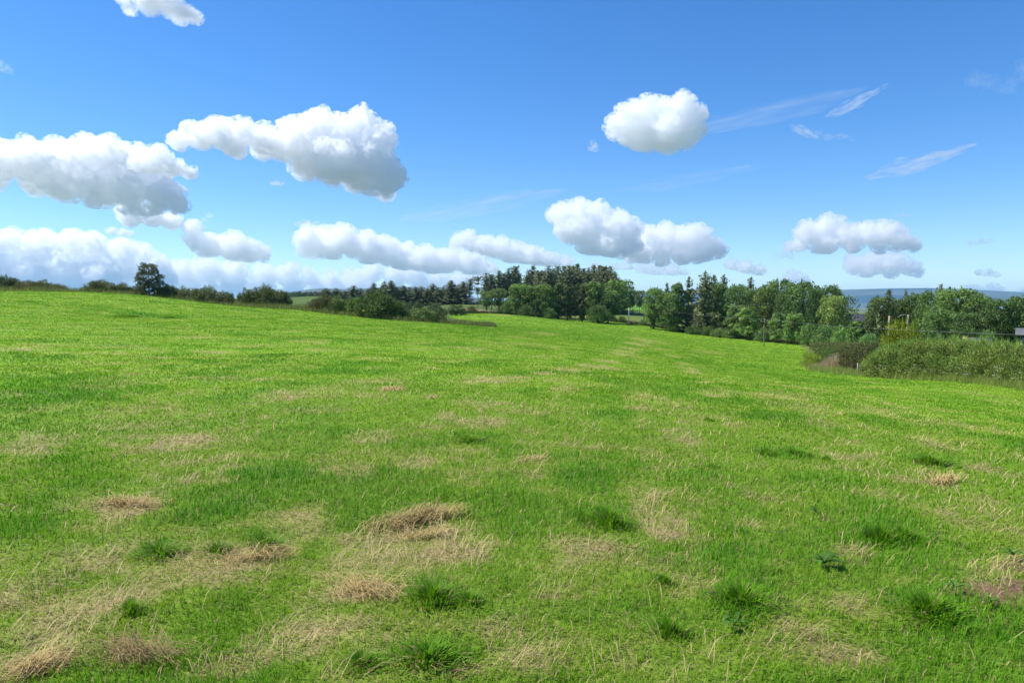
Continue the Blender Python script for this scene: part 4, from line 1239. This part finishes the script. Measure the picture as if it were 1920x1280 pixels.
def build_fixtures():
    o1, t1 = pole(1433, 148, 599, .105, M_POLE, 'grey wooden utility pole with crossarm at the far meadow edge', arm=.75)
    o2, t2 = pole(1179, 212, 577, .16, M_WHITEPOLE, 'pale slender pole in the gap between the two woods', name='pale_pole')
    o3, t3 = pole(1667, 98, 592, .15, M_TANPOLE, 'tan wooden pole rising left behind the golden shrub', name='wooden_pole')
    o4, t4 = pole(1702, 98, 590, .16, M_TANPOLE, 'tan wooden pole with metal bracket rising behind the golden shrub', name='wooden_pole')
    B = Bag(); h = t4[2] - o4.location.z
    B.tube([(0, 0, h - .1), (-.35, 0, h + .02), (-.8, 0, h - .05), (-1.15, 0, h - .3)], [.035, .035, .03, .03], 6)
    link('bracket', B.mesh('bracket', True), M_METAL, o4)
    wire(t1 + (0, 0, .1), at(1236, 579, 205), .5, .016, 'overhead wire running left from the grey pole in front of the pines')
    wire(t1 + (0, 0, .1), at(1960, 629, 60), .35, .011, 'overhead wire running right from the grey pole across the hedge top')
    # fence post in the hedge foot
    x, y = uD(1610, 57.2); z = float(height(x, y))
    B = Bag(); B.tube([(0, 0, -.2), (0, 0, .82), (0, 0, .87)], [.04, .04, .015], 8)
    o = link('fence_post', B.mesh('fence_post'), M_WHITEPOLE); o.location = (x, y, z)
    tag(o, 'short pale fence post standing in the weeds left of the hedge', 'post')

    def house(u, D, zr_top, wpx, depth, rise, wallm, roofm, label, rz, base_v=None, windows=(), chimney=False, cat='house', name='house'):
        x, y = uD(u, D); z = float(height(x, y))
        top = zat(u, zr_top, D); W = wpx / F * D; h = top - z; eave = h - rise
        o = empty(name, (x, y, z), label, cat, rz=rz)
        B = Bag(); B.box((-W / 2, -depth / 2, -.4), (W / 2, depth / 2, eave))
        B.add([(-W / 2, -depth / 2, eave), (-W / 2, depth / 2, eave), (-W / 2, 0, h - .08), (W / 2, -depth / 2, eave), (W / 2, depth / 2, eave), (W / 2, 0, h - .08)], None, [[0, 2, 1], [3, 4, 5]])
        link('wall', B.mesh('wall'), wallm, o)
        Rf = Bag(); ov = .35
        for s in (-1, 1):
            y0 = s * (depth / 2 + ov); z0 = eave - rise * ov / (depth / 2) + .03
            Vv = [(-W / 2 - ov, y0, z0), (W / 2 + ov, y0, z0), (W / 2 + ov, 0, h), (-W / 2 - ov, 0, h), (-W / 2 - ov, y0, z0 + .14), (W / 2 + ov, y0, z0 + .14), (W / 2 + ov, 0, h + .14), (-W / 2 - ov, 0, h + .14)]
            Rf.add(Vv, [(0, 3, 2, 1), (4, 5, 6, 7), (0, 1, 5, 4), (1, 2, 6, 5), (2, 3, 7, 6), (3, 0, 4, 7)])
        rf = link('roof', Rf.mesh('roof'), roofm, o)
        if chimney:
            C = Bag(); C.box((-.35, -.3, h - .3), (.35, .3, h + 1.0)); C.box((-.42, -.37, h + 1.0), (.42, .37, h + 1.12))
            link('chimney', C.mesh('chimney'), M_STONE, rf)
        for wx, wz, ww, wh in windows:
            Wd = Bag(); Wd.box((wx - ww / 2, -depth / 2 - .03, wz), (wx + ww / 2, -depth / 2 + .02, wz + .07)); Wd.box((wx - ww / 2, -depth / 2 - .03, wz + wh - .07), (wx + ww / 2, -depth / 2 + .02, wz + wh))
            for ex in (-ww / 2, -.035, ww / 2 - .07): Wd.box((wx + ex, -depth / 2 - .029, wz + .07), (wx + ex + .07, -depth / 2 + .02, wz + wh - .07))
            f = link('window', Wd.mesh('window'), M_RENDERWALL, o)
            G = Bag(); G.box((wx - ww / 2 + .05, -depth / 2 - .012, wz + .05), (wx + ww / 2 - .05, -depth / 2 + .01, wz + wh - .05))
            link('pane', G.mesh('pane'), M_GLASS, f)
        return o
    house(1612, 160, 590, 40, 6, 1.4, M_DARKWOOD, M_SLATE, 'low dark shed with slate roof half hidden among the trees', -.42, cat='shed', name='shed')
    house(2008, 75, 619, 124, 5, .4, M_DULLWALL, M_GREYROOF, 'pale grey house at the right frame edge behind the hedge', -.60, windows=[(-2.75, 2.3, .7, .9), (-1.3, 2.3, .9, .9), (.6, 2.3, .9, .9), (2.2, 2.3, .9, .9)])
    house(1832, 72, 636, 26, 3, .6, M_STONE, M_GREYROOF, 'grey roofed outbuilding just showing over the hedge top', -.55, cat='shed', name='outbuilding')
    x, y = uD(1811, 68); z = float(height(x, y)); h = zat(1811, 630.5, 68) - z
    B = Bag(); B.box((-.10, -.10, -.3), (.10, .10, h - .05)); B.box((-.13, -.13, h - .05), (.13, .13, h))
    o = link('yellow_post', B.mesh('yellow_post'), M_YELLOW); o.location = (x, y, z)
    tag(o, 'pale yellow post top showing over the hedge', 'post')


if 'fix' not in SKIP:
    build_fixtures()


# ------------------------------------------------------------------ far hills
def build_hills():
    def hill(name, prof, D, depth, lab, cols, seed):
        prof = np.array(prof, float)
        us = np.linspace(prof[0, 0], prof[-1, 0], 260)
        tv = np.interp(us, prof[:, 0], prof[:, 1])
        a = np.arctan((us - 960) / F)
        zt = np.array([zat(u, v, D) for u, v in zip(us, tv)]) + D * .00028 * fbm2(us * .03, us * 0, 4, seed)
        rows = 26; V = []
        for j in range(rows):
            t = j / (rows - 1)
            rr = D - depth + 2 * depth * t
            k = math.cos((t - .5) * math.pi) ** 1.3
            zz = -16 + (zt + 16) * k
            x = rr * np.sin(a); y = rr * np.cos(a)
            zz = zz + 26 * k * (1 - k) * 2 * fbm2(x * .0012, y * .0012, 4, seed + 5)
            V.append(np.stack([x, y, zz - 6 * (k < .01)], -1))
        V = np.concatenate(V); n = len(us)
        i = np.arange(rows - 1)[:, None] * n; jj = np.arange(n - 1)[None]
        Q = np.stack([i + jj, i + jj + 1, i + n + jj + 1, i + n + jj], -1).reshape(-1, 4)
        o = link(name, make_mesh(name, V, [Q], None, True), noisy_mat(name + '_slopes', cols[0], cols[1], .0035, .95, 0, .05))
        tag(o, lab, kind='structure')
    hill('hills', [(380, 575), (470, 566), (540, 549), (575, 543), (603, 540.5), (640, 542), (690, 541), (730, 537), (780, 538), (830, 545), (900, 560), (960, 575)], 8500, 1500, 'blue-grey moorland hill on the left horizon', ((.05, .06, .035), (.12, .12, .07)), 4)
    hill('mountains', [(1000, 575), (1080, 560), (1160, 547), (1230, 546), (1300, 544.5), (1400, 544), (1500, 543), (1580, 543), (1660, 541), (1740, 540), (1800, 542), (1860, 545), (1920, 548), (2000, 549), (2200, 560), (2400, 575)],
         14000, 2200, 'long blue mountain ridge on the right horizon', ((.05, .06, .04), (.10, .11, .06)), 9)


build_hills()


# ------------------------------------------------------------------ clouds: closed hulls filled with scattering vapour
def cloud_mat(name, density, aniso=.45, color=(1, 1, 1), scale=None, lo=.40, hi=.58, stretch=None):
    """Vapour: scattering density broken up by a noise whose coarsest billows are 1/scale metres."""
    m, nt, out = new_mat(name)
    N = nt.nodes.new; Lk = nt.links.new
    p = N('ShaderNodeVolumePrincipled')
    p.inputs['Color'].default_value = (*color, 1); p.inputs['Density'].default_value = density; p.inputs['Anisotropy'].default_value = aniso
    if scale:
        tc = N('ShaderNodeTexCoord'); n = N('ShaderNodeTexNoise')
        n.inputs['Scale'].default_value = scale; n.inputs['Detail'].default_value = 6; n.inputs['Roughness'].default_value = .60
        src = tc.outputs['Object']
        if stretch:
            mp = N('ShaderNodeMapping'); mp.inputs['Rotation'].default_value = (0, stretch[1], 0); mp.vector_type = 'POINT'
            sc = N('ShaderNodeVectorMath'); sc.operation = 'MULTIPLY'; sc.inputs[1].default_value = (1 / stretch[0], 1, 1)
            Lk(src, mp.inputs[0]); Lk(mp.outputs[0], sc.inputs[0]); src = sc.outputs[0]
        Lk(src, n.inputs['Vector'])
        mr = N('ShaderNodeMapRange'); mr.inputs['From Min'].default_value = lo; mr.inputs['From Max'].default_value = hi
        mr.inputs['To Min'].default_value = 0; mr.inputs['To Max'].default_value = density
        Lk(n.outputs['Fac'], mr.inputs['Value']); Lk(mr.outputs[0], p.inputs['Density'])
    Lk(p.outputs[0], out.inputs['Volume'])
    return m


def cloud(puffs, D, label, name='cumulus_cloud', mfp=5.0, vox=1.45, depth=.75, amp=1.0, stretch=None, seed=0, alb=.9985, group='clouds', flatten=1.0, small=1.0, base=None):
    """puffs: (u, v, r) in photo pixels at range D. stretch=(factor, angle) draws the vapour out into fibres."""
    g = np.random.default_rng(1000 + seed)
    P = np.array(puffs, float); P[:, 2] *= 1.55 if stretch else .88
    s = D / F
    uc, vc = (P[:, 0].min() + P[:, 0].max()) / 2, (P[:, 1].min() + P[:, 1].max()) / 2
    a = math.atan((uc - 960) / F)
    X = []
    hgt = P[:, 1].max() - P[:, 1].min() + P[:, 2].mean() * 2
    for u, v, r_ in P:
        for q in range(3):
            yj = (g.random() - .5) * hgt * depth * (1 if q else 0)
            X.append((u - uc + (g.normal(0, r_ * .25) if q else 0), yj, vc - v - abs(yj) * .12 - (g.random() * r_ * .2 if q else 0), r_ * (1 if q == 0 else .7 + .3 * g.random())))
    X = np.array(X)
    if not stretch:                       # heap smaller turrets on every billow
        E = []
        for lev, (nn_, f_) in enumerate(((6, .50), (7, .30))):
            src = X if lev == 0 else np.array(E)
            for x_, y_, z_, r_ in src:
                for q in range(nn_ if lev == 0 else 3):
                    d_ = g.normal(0, 1, 3); d_[2] = abs(d_[2]) * .9 - .08; d_[1] -= .3; d_ /= np.linalg.norm(d_)
                    rs = r_ * f_ * (.6 + .8 * g.random())
                    if rs > vox * 1.1: E.append((x_ + d_[0] * r_ * .86, y_ + d_[1] * r_ * .86, z_ + d_[2] * r_ * .86, rs))
        X = np.vstack([X, np.array(E)]) if E else X
    sf = 1.0
    if stretch:
        sf, ang = stretch
        ca, sa = math.cos(ang), math.sin(ang)
        x0, z0 = X[:, 0].copy(), X[:, 2].copy()
        X[:, 0] = (x0 * ca + z0 * sa) / sf; X[:, 2] = -x0 * sa + z0 * ca
    # unit icosphere copies
    t = (1 + 5 ** .5) / 2
    iv = np.array([(-1, t, 0), (1, t, 0), (-1, -t, 0), (1, -t, 0), (0, -1, t), (0, 1, t), (0, -1, -t), (0, 1, -t), (t, 0, -1), (t, 0, 1), (-t, 0, -1), (-t, 0, 1)]); iv /= np.linalg.norm(iv[0])
    it = np.array([(0, 11, 5), (0, 5, 1), (0, 1, 7), (0, 7, 10), (0, 10, 11), (1, 5, 9), (5, 11, 4), (11, 10, 2), (10, 7, 6), (7, 1, 8), (3, 9, 4), (3, 4, 2), (3, 2, 6), (3, 6, 8), (3, 8, 9), (4, 9, 5), (2, 4, 11), (6, 2, 10), (8, 6, 7), (9, 8, 1)])
    for _ in range(2):
        vv = list(map(tuple, iv)); cache = {}; nt_ = []

        def midp(i, j):
            k = (min(i, j), max(i, j))
            if k not in cache:
                p = (np.array(vv[i]) + np.array(vv[j])); p /= np.linalg.norm(p); vv.append(tuple(p)); cache[k] = len(vv) - 1
            return cache[k]
        for A_, B_, C_ in it:
            ab, bc, ca_ = midp(A_, B_), midp(B_, C_), midp(C_, A_)
            nt_ += [(A_, ab, ca_), (B_, bc, ab), (C_, ca_, bc), (ab, bc, ca_)]
        iv = np.array(vv); it = np.array(nt_)
    V = (X[:, None, :3] + iv[None] * X[:, None, 3:4]).reshape(-1, 3)
    Tn = (it[None] + np.arange(len(X))[:, None, None] * len(iv)).reshape(-1, 3)
    me = make_mesh('tmp', V, [Tn])
    o = bpy.data.objects.new('tmp', me); COL.objects.link(o)
    md = o.modifiers.new('r', 'REMESH'); md.mode = 'VOXEL'; md.voxel_size = vox; md.use_smooth_shade = False
    dg = bpy.context.evaluated_depsgraph_get()
    ev = o.evaluated_get(dg)
    m2 = bpy.data.meshes.new_from_object(ev)
    bpy.data.objects.remove(o); bpy.data.meshes.remove(me)

    def getco():
        c = np.empty(len(m2.vertices) * 3, np.float32); m2.vertices.foreach_get('co', c)
        nn = np.empty(len(m2.vertices) * 3, np.float32); m2.vertices.foreach_get('normal', nn)
        return c.reshape(-1, 3).astype(float), nn.reshape(-1, 3).astype(float)
    rm = float(np.mean(P[:, 2]))
    for sc, am in ((rm * 1.2, .34), (rm * .55, .38), (rm * .27, .38 * small), (rm * .14, .22 * small)):
        c, nn = getco()
        q = c / sc + seed * 7.7
        d = (.55 - worley3(q, seed + 3)) * 1.1 + noise3(q * .7, seed + 9) * .45
        lower = 1 - .65 * sstep(-.1, -.7, nn[:, 2])
        c = c + nn * (d * am * sc * amp * lower)[:, None]
        m2.vertices.foreach_set('co', c.astype(np.float32).ravel()); m2.update()
    c, nn = getco()

    def settle(c):
        """level cloud base: whatever sags below the run of the base is drawn up to it"""
        if base:
            bb = np.array(base, float)
            b_ = vc - np.interp(c[:, 0] + uc, bb[:, 0], bb[:, 1])
        else:
            gx = np.linspace(c[:, 0].min(), c[:, 0].max(), 60)
            px_, pz_ = P[:, 0] - uc, vc - P[:, 1] - P[:, 2] * .45
            wg = np.exp(-((gx[:, None] - px_[None]) / (rm * 1.6)) ** 2) + 1e-6
            soft = np.exp(-pz_ / (rm * .35) + (pz_.min() / (rm * .35)))
            b_ = np.interp(c[:, 0], gx, ((wg * soft) * pz_).sum(1) / (wg * soft).sum(1))
        low = c[:, 2] < b_
        c[low, 2] = b_[low] + (c[low, 2] - b_[low]) * .18
        return c

    def remeshed(c, vs):
        t_ = m2.copy(); t_.vertices.foreach_set('co', c.astype(np.float32).ravel()); t_.update()
        q_ = bpy.data.objects.new('tmp', t_); COL.objects.link(q_)
        md_ = q_.modifiers.new('r', 'REMESH'); md_.mode = 'VOXEL'; md_.voxel_size = vs
        r_ = bpy.data.meshes.new_from_object(q_.evaluated_get(bpy.context.evaluated_depsgraph_get()))
        bpy.data.objects.remove(q_); bpy.data.meshes.remove(t_)
        k_ = np.empty(len(r_.vertices) * 3, np.float32); r_.vertices.foreach_get('co', k_)
        return r_, k_.reshape(-1, 3).astype(float)

    def finish(c, me_):
        if stretch:
            c[:, 0] *= sf
            x0, z0 = c[:, 0].copy(), c[:, 2].copy()
            c[:, 0] = x0 * ca - z0 * sa; c[:, 2] = x0 * sa + z0 * ca
        else:
            c = settle(c)
        me_.vertices.foreach_set('co', (c * s).astype(np.float32).ravel()); me_.update()
    ctr = at(uc, vc, D)
    tone = (.9972, .9987, 1.0)
    m2.materials.clear()
    if stretch:
        finish(c, m2)
        m2.materials.append(cloud_mat(name + '_vapour', 3.2 / (mfp * s), color=tone, scale=1 / (rm * s * .9), lo=.45, hi=.82, stretch=(stretch[0] * 1.6, stretch[1])))
        o = link(name, m2)
    else:
        shell = 4.6 * min(1, rm / 18)
        outer, co_ = remeshed(c + nn * shell, vox)
        finish(co_, outer)
        outer.materials.append(cloud_mat(name + '_fringe', 0.78 / (mfp * s), color=tone, scale=1 / (max(6, rm * .42) * s), lo=.47, hi=.59))
        o = link(name, outer)
        core, co_ = remeshed(c - nn * shell * .5, vox)
        finish(co_, core)
        core.materials.append(cloud_mat(name + '_vapour', 0.56 / (mfp * s), color=tone, scale=1 / (rm * s * .7), lo=.42, hi=.60))
        link('cloud_core', core, None, o)
    o.location = ctr; o.rotation_euler = (0, 0, -a)
    tag(o, label, 'cloud', group)
    return o


def build_clouds():
    C = cloud
    C([(365, 281, 13), (395, 268, 22), (430, 263, 22), (465, 262, 24), (500, 268, 26), (530, 276, 27), (565, 264, 38), (588, 247, 34), (640, 250, 36), (675, 245, 34), (700, 262, 30), (690, 295, 36), (650, 295, 40), (605, 298, 34), (570, 300, 26), (700, 325, 28), (660, 322, 26),
       (620, 316, 22), (714, 345, 15), (685, 346, 14), (455, 285, 16)], 7000, 'large white cumulus with a heaped right end and a long left tail', base=[(340, 293), (480, 308), (600, 338), (735, 364)], seed=1, mfp=5)
    C([(5, 345, 18), (-30, 345, 20), (40, 320, 30), (70, 315, 30), (110, 315, 34), (150, 308, 36), (190, 302, 34), (225, 306, 32), (245, 325, 32), (215, 340, 34), (165, 345, 32), (120, 345, 26), (80, 345, 20), (265, 350, 26), (284, 368, 13), (250, 372, 16), (215, 376, 13), (30, 350, 16), (160, 374, 10), (240, 390, 8)],
      7600, 'big cumulus cut by the left frame edge with a grey underside', base=[(-50, 362), (100, 366), (200, 388), (300, 387)], seed=2, mfp=5)
    C([(270, 312, 14), (298, 302, 21), (325, 315, 15), (348, 321, 9), (285, 318, 13)], 6600, 'small cumulus overlapping the right side of the big left cloud', base=[(255, 322), (300, 327), (362, 328)], seed=3, mfp=5)
    C([(268, 410, 20), (300, 410, 18), (330, 417, 14), (360, 430, 12), (365, 452, 16), (395, 458, 18), (425, 460, 23), (455, 466, 20), (478, 470, 11), (380, 468, 10)], 10500, 'stepped cumulus trailing down to the right below the big left cloud', base=[(245, 430), (340, 436), (365, 476), (490, 487)], seed=4, mfp=4.5)
    C([(213, 435, 7), (228, 437, 9), (240, 438, 5)], 9500, 'tiny cloud puff left of the stepped cumulus', seed=5, mfp=4, vox=1.4)
    C([(590, 455, 24), (606, 462, 20), (620, 452, 22), (636, 460, 20), (650, 452, 24), (668, 462, 22), (685, 460, 23), (703, 470, 22), (720, 468, 23), (740, 478, 22), (760, 478, 23), (780, 486, 20), (800, 484, 22), (820, 490, 20), (840, 487, 20), (580, 474, 12), (630, 473, 14), (690, 484, 14), (750, 495, 14), (810, 500, 15), (865, 489, 18), (900, 501, 16), (880, 505, 14), (918, 500, 8)], 15000,
      'long low cumulus sloping down to the right above the hollow', base=[(565, 482), (700, 496), (800, 512), (925, 512)], seed=6, mfp=4.5)
    C([(858, 455, 13), (880, 453, 17), (895, 460, 16), (905, 462, 16), (922, 468, 16), (940, 468, 18), (955, 476, 18), (970, 475, 20), (985, 482, 18), (1000, 483, 20), (1016, 488, 16), (1030, 490, 15), (1060, 493, 11), (960, 490, 12)], 16500, 'flat cumulus just above the pine stand', base=[(845, 468), (950, 490), (1080, 502)], seed=7, mfp=4.5)
    C([(1040, 402, 14), (1065, 402, 22), (1090, 400, 22), (1120, 408, 24), (1150, 420, 24), (1175, 434, 24), (1110, 435, 32), (1075, 428, 26), (1140, 455, 28), (1172, 460, 22), (1105, 462, 20)], 12000, 'tall cumulus rising over the plantation, left half of a pair', base=[(1025, 425), (1080, 470), (1180, 490), (1240, 494)], seed=8, mfp=5)
    C([(1222, 446, 22), (1250, 444, 22), (1275, 450, 24), (1303, 442, 22), (1320, 462, 22), (1345, 470, 13), (1240, 470, 22), (1280, 476, 20), (1210, 474, 18), (1186, 474, 14), (1310, 480, 13), (1240, 488, 11)], 12600, 'rounded cumulus joined to the right of the tall one', base=[(1170, 488), (1240, 500), (1290, 496), (1360, 482)], seed=9, mfp=5)
    C([(1205, 506, 11), (1230, 508, 15), (1258, 510, 14), (1280, 513, 7)], 17500, 'pale low cloud beneath the paired cumulus', seed=10, mfp=9, vox=1.6)
    C([(1372, 498, 10), (1395, 503, 13), (1420, 511, 11)], 17000, 'small flat cloud right of the pines, above the leafy dip', seed=11, mfp=5, vox=1.6)
    C([(1490, 522, 13), (1478, 529, 8), (1502, 526, 10)], 20000, 'small white cloud half hidden by the trees of the dip', seed=12, mfp=5, vox=1.6)
    C([(1530, 435, 20), (1560, 431, 22), (1590, 440, 20), (1620, 440, 20), (1650, 438, 20), (1670, 452, 17), (1690, 461, 9), (1515, 455, 11), (1500, 458, 7), (1560, 455, 17), (1600, 457, 15), (1640, 460, 14), (1540, 462, 9)], 12500, 'upper right-hand cumulus with bumpy top over the ridge', base=[(1490, 468), (1560, 474), (1690, 476)], seed=13, mfp=5)
    C([(1610, 495, 16), (1640, 495, 20), (1670, 497, 20), (1695, 503, 13), (1708, 510, 7), (1630, 507, 13), (1670, 510, 11)], 13500, 'lower cumulus stuck under the upper right-hand one', base=[(1592, 515), (1720, 524)], seed=14, mfp=6)
    C([(1160, 230, 18), (1185, 216, 24), (1210, 210, 22), (1245, 208, 22), (1275, 205, 22), (1290, 225, 22), (1300, 250, 16), (1255, 245, 32), (1215, 245, 30), (1180, 246, 20), (1150, 238, 12), (1240, 268, 15), (1200, 268, 13), (1285, 266, 16), (1215, 274, 9), (1175, 263, 9)], 5800,
      'isolated compact cumulus high in the right half of the sky', base=[(1135, 246), (1180, 276), (1240, 286), (1315, 282)], seed=15, mfp=5.5)
    C([(245, 5, 12), (255, 22, 9), (285, 5, 20), (310, 10, 18), (335, 18, 16), (350, 27, 10), (300, -12, 22), (270, -14, 18)], 4500, 'cumulus fragment cut by the top frame edge', seed=16, mfp=7)
    C([(-2, 286, 12), (-14, 290, 12)], 8200, 'cloud fragment at the left frame edge above the big cloud', seed=17, mfp=5, vox=1.6)
    # low banks near the horizon
    C([(-40, 470, 30), (0, 468, 27), (40, 470, 24), (85, 470, 24), (125, 468, 24), (160, 466, 22), (195, 472, 20), (230, 482, 18), (255, 492, 14), (-30, 515, 30), (20, 515, 32), (70, 512, 32), (120, 510, 32), (170, 508, 30), (220, 512, 26), (255, 520, 22), (0, 532, 22), (60, 534, 22), (120, 534, 22), (180, 534, 20), (235, 536, 18)], 30000,
      'low cloud bank lying on the left horizon', base=[(-200, 553), (300, 553)], seed=18, mfp=4.6, vox=3)
    C([(268, 498, 18), (310, 510, 21), (355, 513, 21), (400, 508, 21), (440, 512, 21), (490, 514, 19), (530, 515, 19), (570, 521, 17), (610, 524, 15), (650, 527, 13), (290, 535, 18), (340, 536, 18), (390, 536, 18), (440, 536, 18), (490, 537, 17), (540, 538, 16), (590, 539, 15), (630, 540, 14)], 33000,
      'low cloud bank behind the lone hawthorn and the gorse', base=[(200, 554), (700, 554)], seed=19, mfp=4.6, vox=2.6)
    C([(660, 521, 17), (700, 516, 18), (740, 518, 17), (780, 515, 16), (820, 522, 16), (865, 522, 14), (900, 518, 12), (690, 536, 14), (740, 536, 14), (790, 536, 14), (840, 536, 13), (880, 535, 12)], 34000, 'low cloud bank above the conifers of the hollow', base=[(600, 553), (950, 550)], seed=20, mfp=4.6, vox=2.2)
    C([(1150, 502, 10), (1175, 500, 11), (1120, 500, 10)], 21000, 'low cloud peeping out behind the plantation', seed=21, mfp=7, vox=1.6)
    # wisps
    st = dict(amp=.9, depth=.5, small=2.0)
    C([(1655, 321, 3), (1672, 317, 5), (1690, 312, 7), (1705, 312, 8), (1720, 306, 8), (1738, 301, 8), (1756, 296, 6), (1776, 290, 5), (1792, 286, 3), (1690, 299, 3), (1708, 297, 3), (1725, 317, 3)], 6500, 'long feathery wisp at the right, brightest of the streaks', 'cirrus_wisp', mfp=30, stretch=(2.8, R(11)), seed=31, vox=1.0, **st)
    C([(1566, 207, 2.5), (1580, 201, 4.5), (1595, 195, 6), (1608, 189, 5.5), (1622, 183, 4), (1636, 176, 2.5), (1650, 168, 1.8)], 6000, 'feathery wisp high on the right, slanting up', 'cirrus_wisp', mfp=30, stretch=(2.2, R(22)), seed=32, vox=.9, **st)
    C([(1492, 238, 3.5), (1503, 244, 5), (1515, 251, 4), (1526, 258, 2.5)], 6100, 'short bright wisp slanting down, left of two wisps', 'cirrus_wisp', mfp=22, stretch=(1.6, R(-32)), seed=33, vox=.9, **st)
    C([(1540, 248, 3), (1555, 254, 4), (1575, 257, 4), (1592, 262, 3)], 6100, 'faint ragged wisp just right of the short bright one', 'cirrus_wisp', mfp=45, stretch=(1.6, R(-12)), seed=34, vox=.9, **st)
    C([(1340, 222, 9), (1390, 218, 11), (1440, 212, 11), (1490, 205, 10), (1530, 195, 7)], 6400, 'broad faint veil between the compact cumulus and the wisps', 'cirrus_wisp', mfp=150, stretch=(5, R(8)), seed=35, vox=1.4, **st)
    C([(790, 402, 8), (830, 398, 11), (880, 390, 12), (930, 380, 11), (980, 370, 8), (1010, 366, 5)], 8000, 'broad faint veil in the middle of the sky over the tall cumulus', 'cirrus_wisp', mfp=130, stretch=(5, R(10)), seed=36, vox=1.4, **st)
    C([(1200, 345, 6), (1260, 340, 8), (1320, 332, 7), (1370, 324, 5)], 8000, 'very faint streak below the compact cumulus', 'cirrus_wisp', mfp=150, stretch=(5, R(8)), seed=37, vox=1.2, **st)
    C([(1845, 148, 12), (1862, 152, 10), (1890, 165, 12), (1915, 145, 16), (1925, 170, 12)], 5600, 'thin torn vapour at the upper right frame edge', 'cirrus_wisp', mfp=120, seed=38, vox=1.6, amp=1.3, depth=.5)
    C([(560, 422, 6), (575, 420, 8), (592, 418, 5)], 9000, 'small torn puff left of the middle of the sky, above the long low cumulus', seed=39, mfp=14, vox=1.2, amp=1.2)
    C([(512, 345, 5), (520, 342, 6), (527, 347, 4)], 7200, 'tiny torn puff under the large heaped cumulus', seed=40, mfp=12, vox=1.0, amp=1.2)
    C([(1108, 280, 6), (1115, 272, 7), (1118, 282, 5)], 5900, 'tiny torn puff left below the compact cumulus', seed=41, mfp=16, vox=1.0, amp=1.2)
    C([(1686, 405, 4), (1694, 404, 5), (1702, 406, 3)], 11000, 'tiny faint puff over the upper right-hand cumulus', seed=42, mfp=14, vox=.9)
    C([(1824, 456, 6), (1836, 455, 7), (1848, 454, 5)], 11500, 'small faint puff alone at the right, upper of two', seed=43, mfp=16, vox=1.0)
    C([(1840, 512, 6), (1852, 514, 8), (1864, 517, 5)], 15500, 'small faint puff alone at the right, lower of two', seed=44, mfp=10, vox=1.0)
    C([(1462, 483, 7), (1474, 478, 9), (1480, 484, 6)], 12600, 'torn scrap left of the upper right-hand cumulus', seed=45, mfp=22, vox=1.0, amp=1.3)
    C([(382, 412, 6), (392, 404, 6)], 10000, 'thin scrap above the stepped cumulus', seed=46, mfp=26, vox=1.0, amp=1.3)
    C([(5, 128, 8), (14, 134, 6)], 5200, 'faint scrap at the left frame edge high in the sky', seed=47, mfp=40, vox=1.0, amp=1.3)
    C([(1838, 548, 12), (1870, 552, 14), (1905, 558, 12), (1935, 556, 12)], 36000, 'pale low cloud behind the trees at the right edge', seed=48, mfp=9, vox=1.6)


if 'clouds' not in SKIP:
    build_clouds()
print('clouds', round(time.time() - T0, 1))

# ------------------------------------------------------------------ haze
if 'haze' not in SKIP:
    B = Bag(); B.box((-46000, -46000, -60), (46000, 46000, 400))
    m, nt, out = new_mat('thin_air')
    p = nt.nodes.new('ShaderNodeVolumePrincipled')
    p.inputs['Color'].default_value = (.38, .68, 1.0, 1); p.inputs['Density'].default_value = 5.5e-5; p.inputs['Anisotropy'].default_value = .2
    nt.links.new(p.outputs[0], out.inputs['Volume'])
    o = link('haze', B.mesh('haze'), m)
    tag(o, 'thin blue summer haze', kind='stuff')

# ------------------------------------------------------------------ light
SUN_EL, SUN_AZ = R(54), R(-78)      # azimuth measured from the view direction, negative = left
sd = np.array([math.sin(SUN_AZ) * math.cos(SUN_EL), math.cos(SUN_AZ) * math.cos(SUN_EL), math.sin(SUN_EL)])
from mathutils import Vector
sun = bpy.data.lights.new('sun', 'SUN'); sun.energy = 4.4; sun.angle = R(.53); sun.color = (1, .955, .88)
so = bpy.data.objects.new('sun', sun); COL.objects.link(so)
so.rotation_euler = Vector([float(c) for c in sd]).to_track_quat('Z', 'Y').to_euler(); so.location = (-30, 5, 60)
w = bpy.data.worlds.new('World'); scene.world = w; w.use_nodes = True
nt = w.node_tree; bg = nt.nodes['Background']
sky = nt.nodes.new('ShaderNodeTexSky'); sky.sky_type = 'NISHITA'; sky.sun_disc = False
sky.sun_elevation = SUN_EL; sky.sun_rotation = SUN_AZ
sky.altitude = 50; sky.air_density = .82; sky.dust_density = .1; sky.ozone_density = 4
hs = nt.nodes.new('ShaderNodeHueSaturation'); hs.inputs['Saturation'].default_value = 1.28; hs.inputs['Hue'].default_value = .505
nt.links.new(sky.outputs[0], hs.inputs['Color']); nt.links.new(hs.outputs[0], bg.inputs[0]); bg.inputs[1].default_value = .128

# ------------------------------------------------------------------ camera and render settings
cam = bpy.data.cameras.new('camera'); co = bpy.data.objects.new('camera', cam); COL.objects.link(co)
cam.sensor_width = 36; cam.lens = 36 * F / 1920; cam.clip_start = .05; cam.clip_end = 120000
co.location = (0, 0, EYE); co.rotation_euler = (math.pi / 2 - PITCH, 0, 0)
scene.camera = co
scene.render.engine = 'CYCLES'
cy = scene.cycles
cy.max_bounces = 32; cy.diffuse_bounces = 3; cy.glossy_bounces = 2; cy.transmission_bounces = 4; cy.transparent_max_bounces = 12; cy.volume_bounces = 32
cy.use_adaptive_sampling = True; cy.adaptive_threshold = .02
cy.use_denoising = True
cy.sample_clamp_indirect = 8
cy.volume_step_rate = .13; cy.volume_max_steps = 600
scene.view_settings.view_transform = 'Standard'; scene.view_settings.look = 'None'; scene.view_settings.exposure = .55; scene.view_settings.gamma = 1
print('done', round(time.time() - T0, 1))
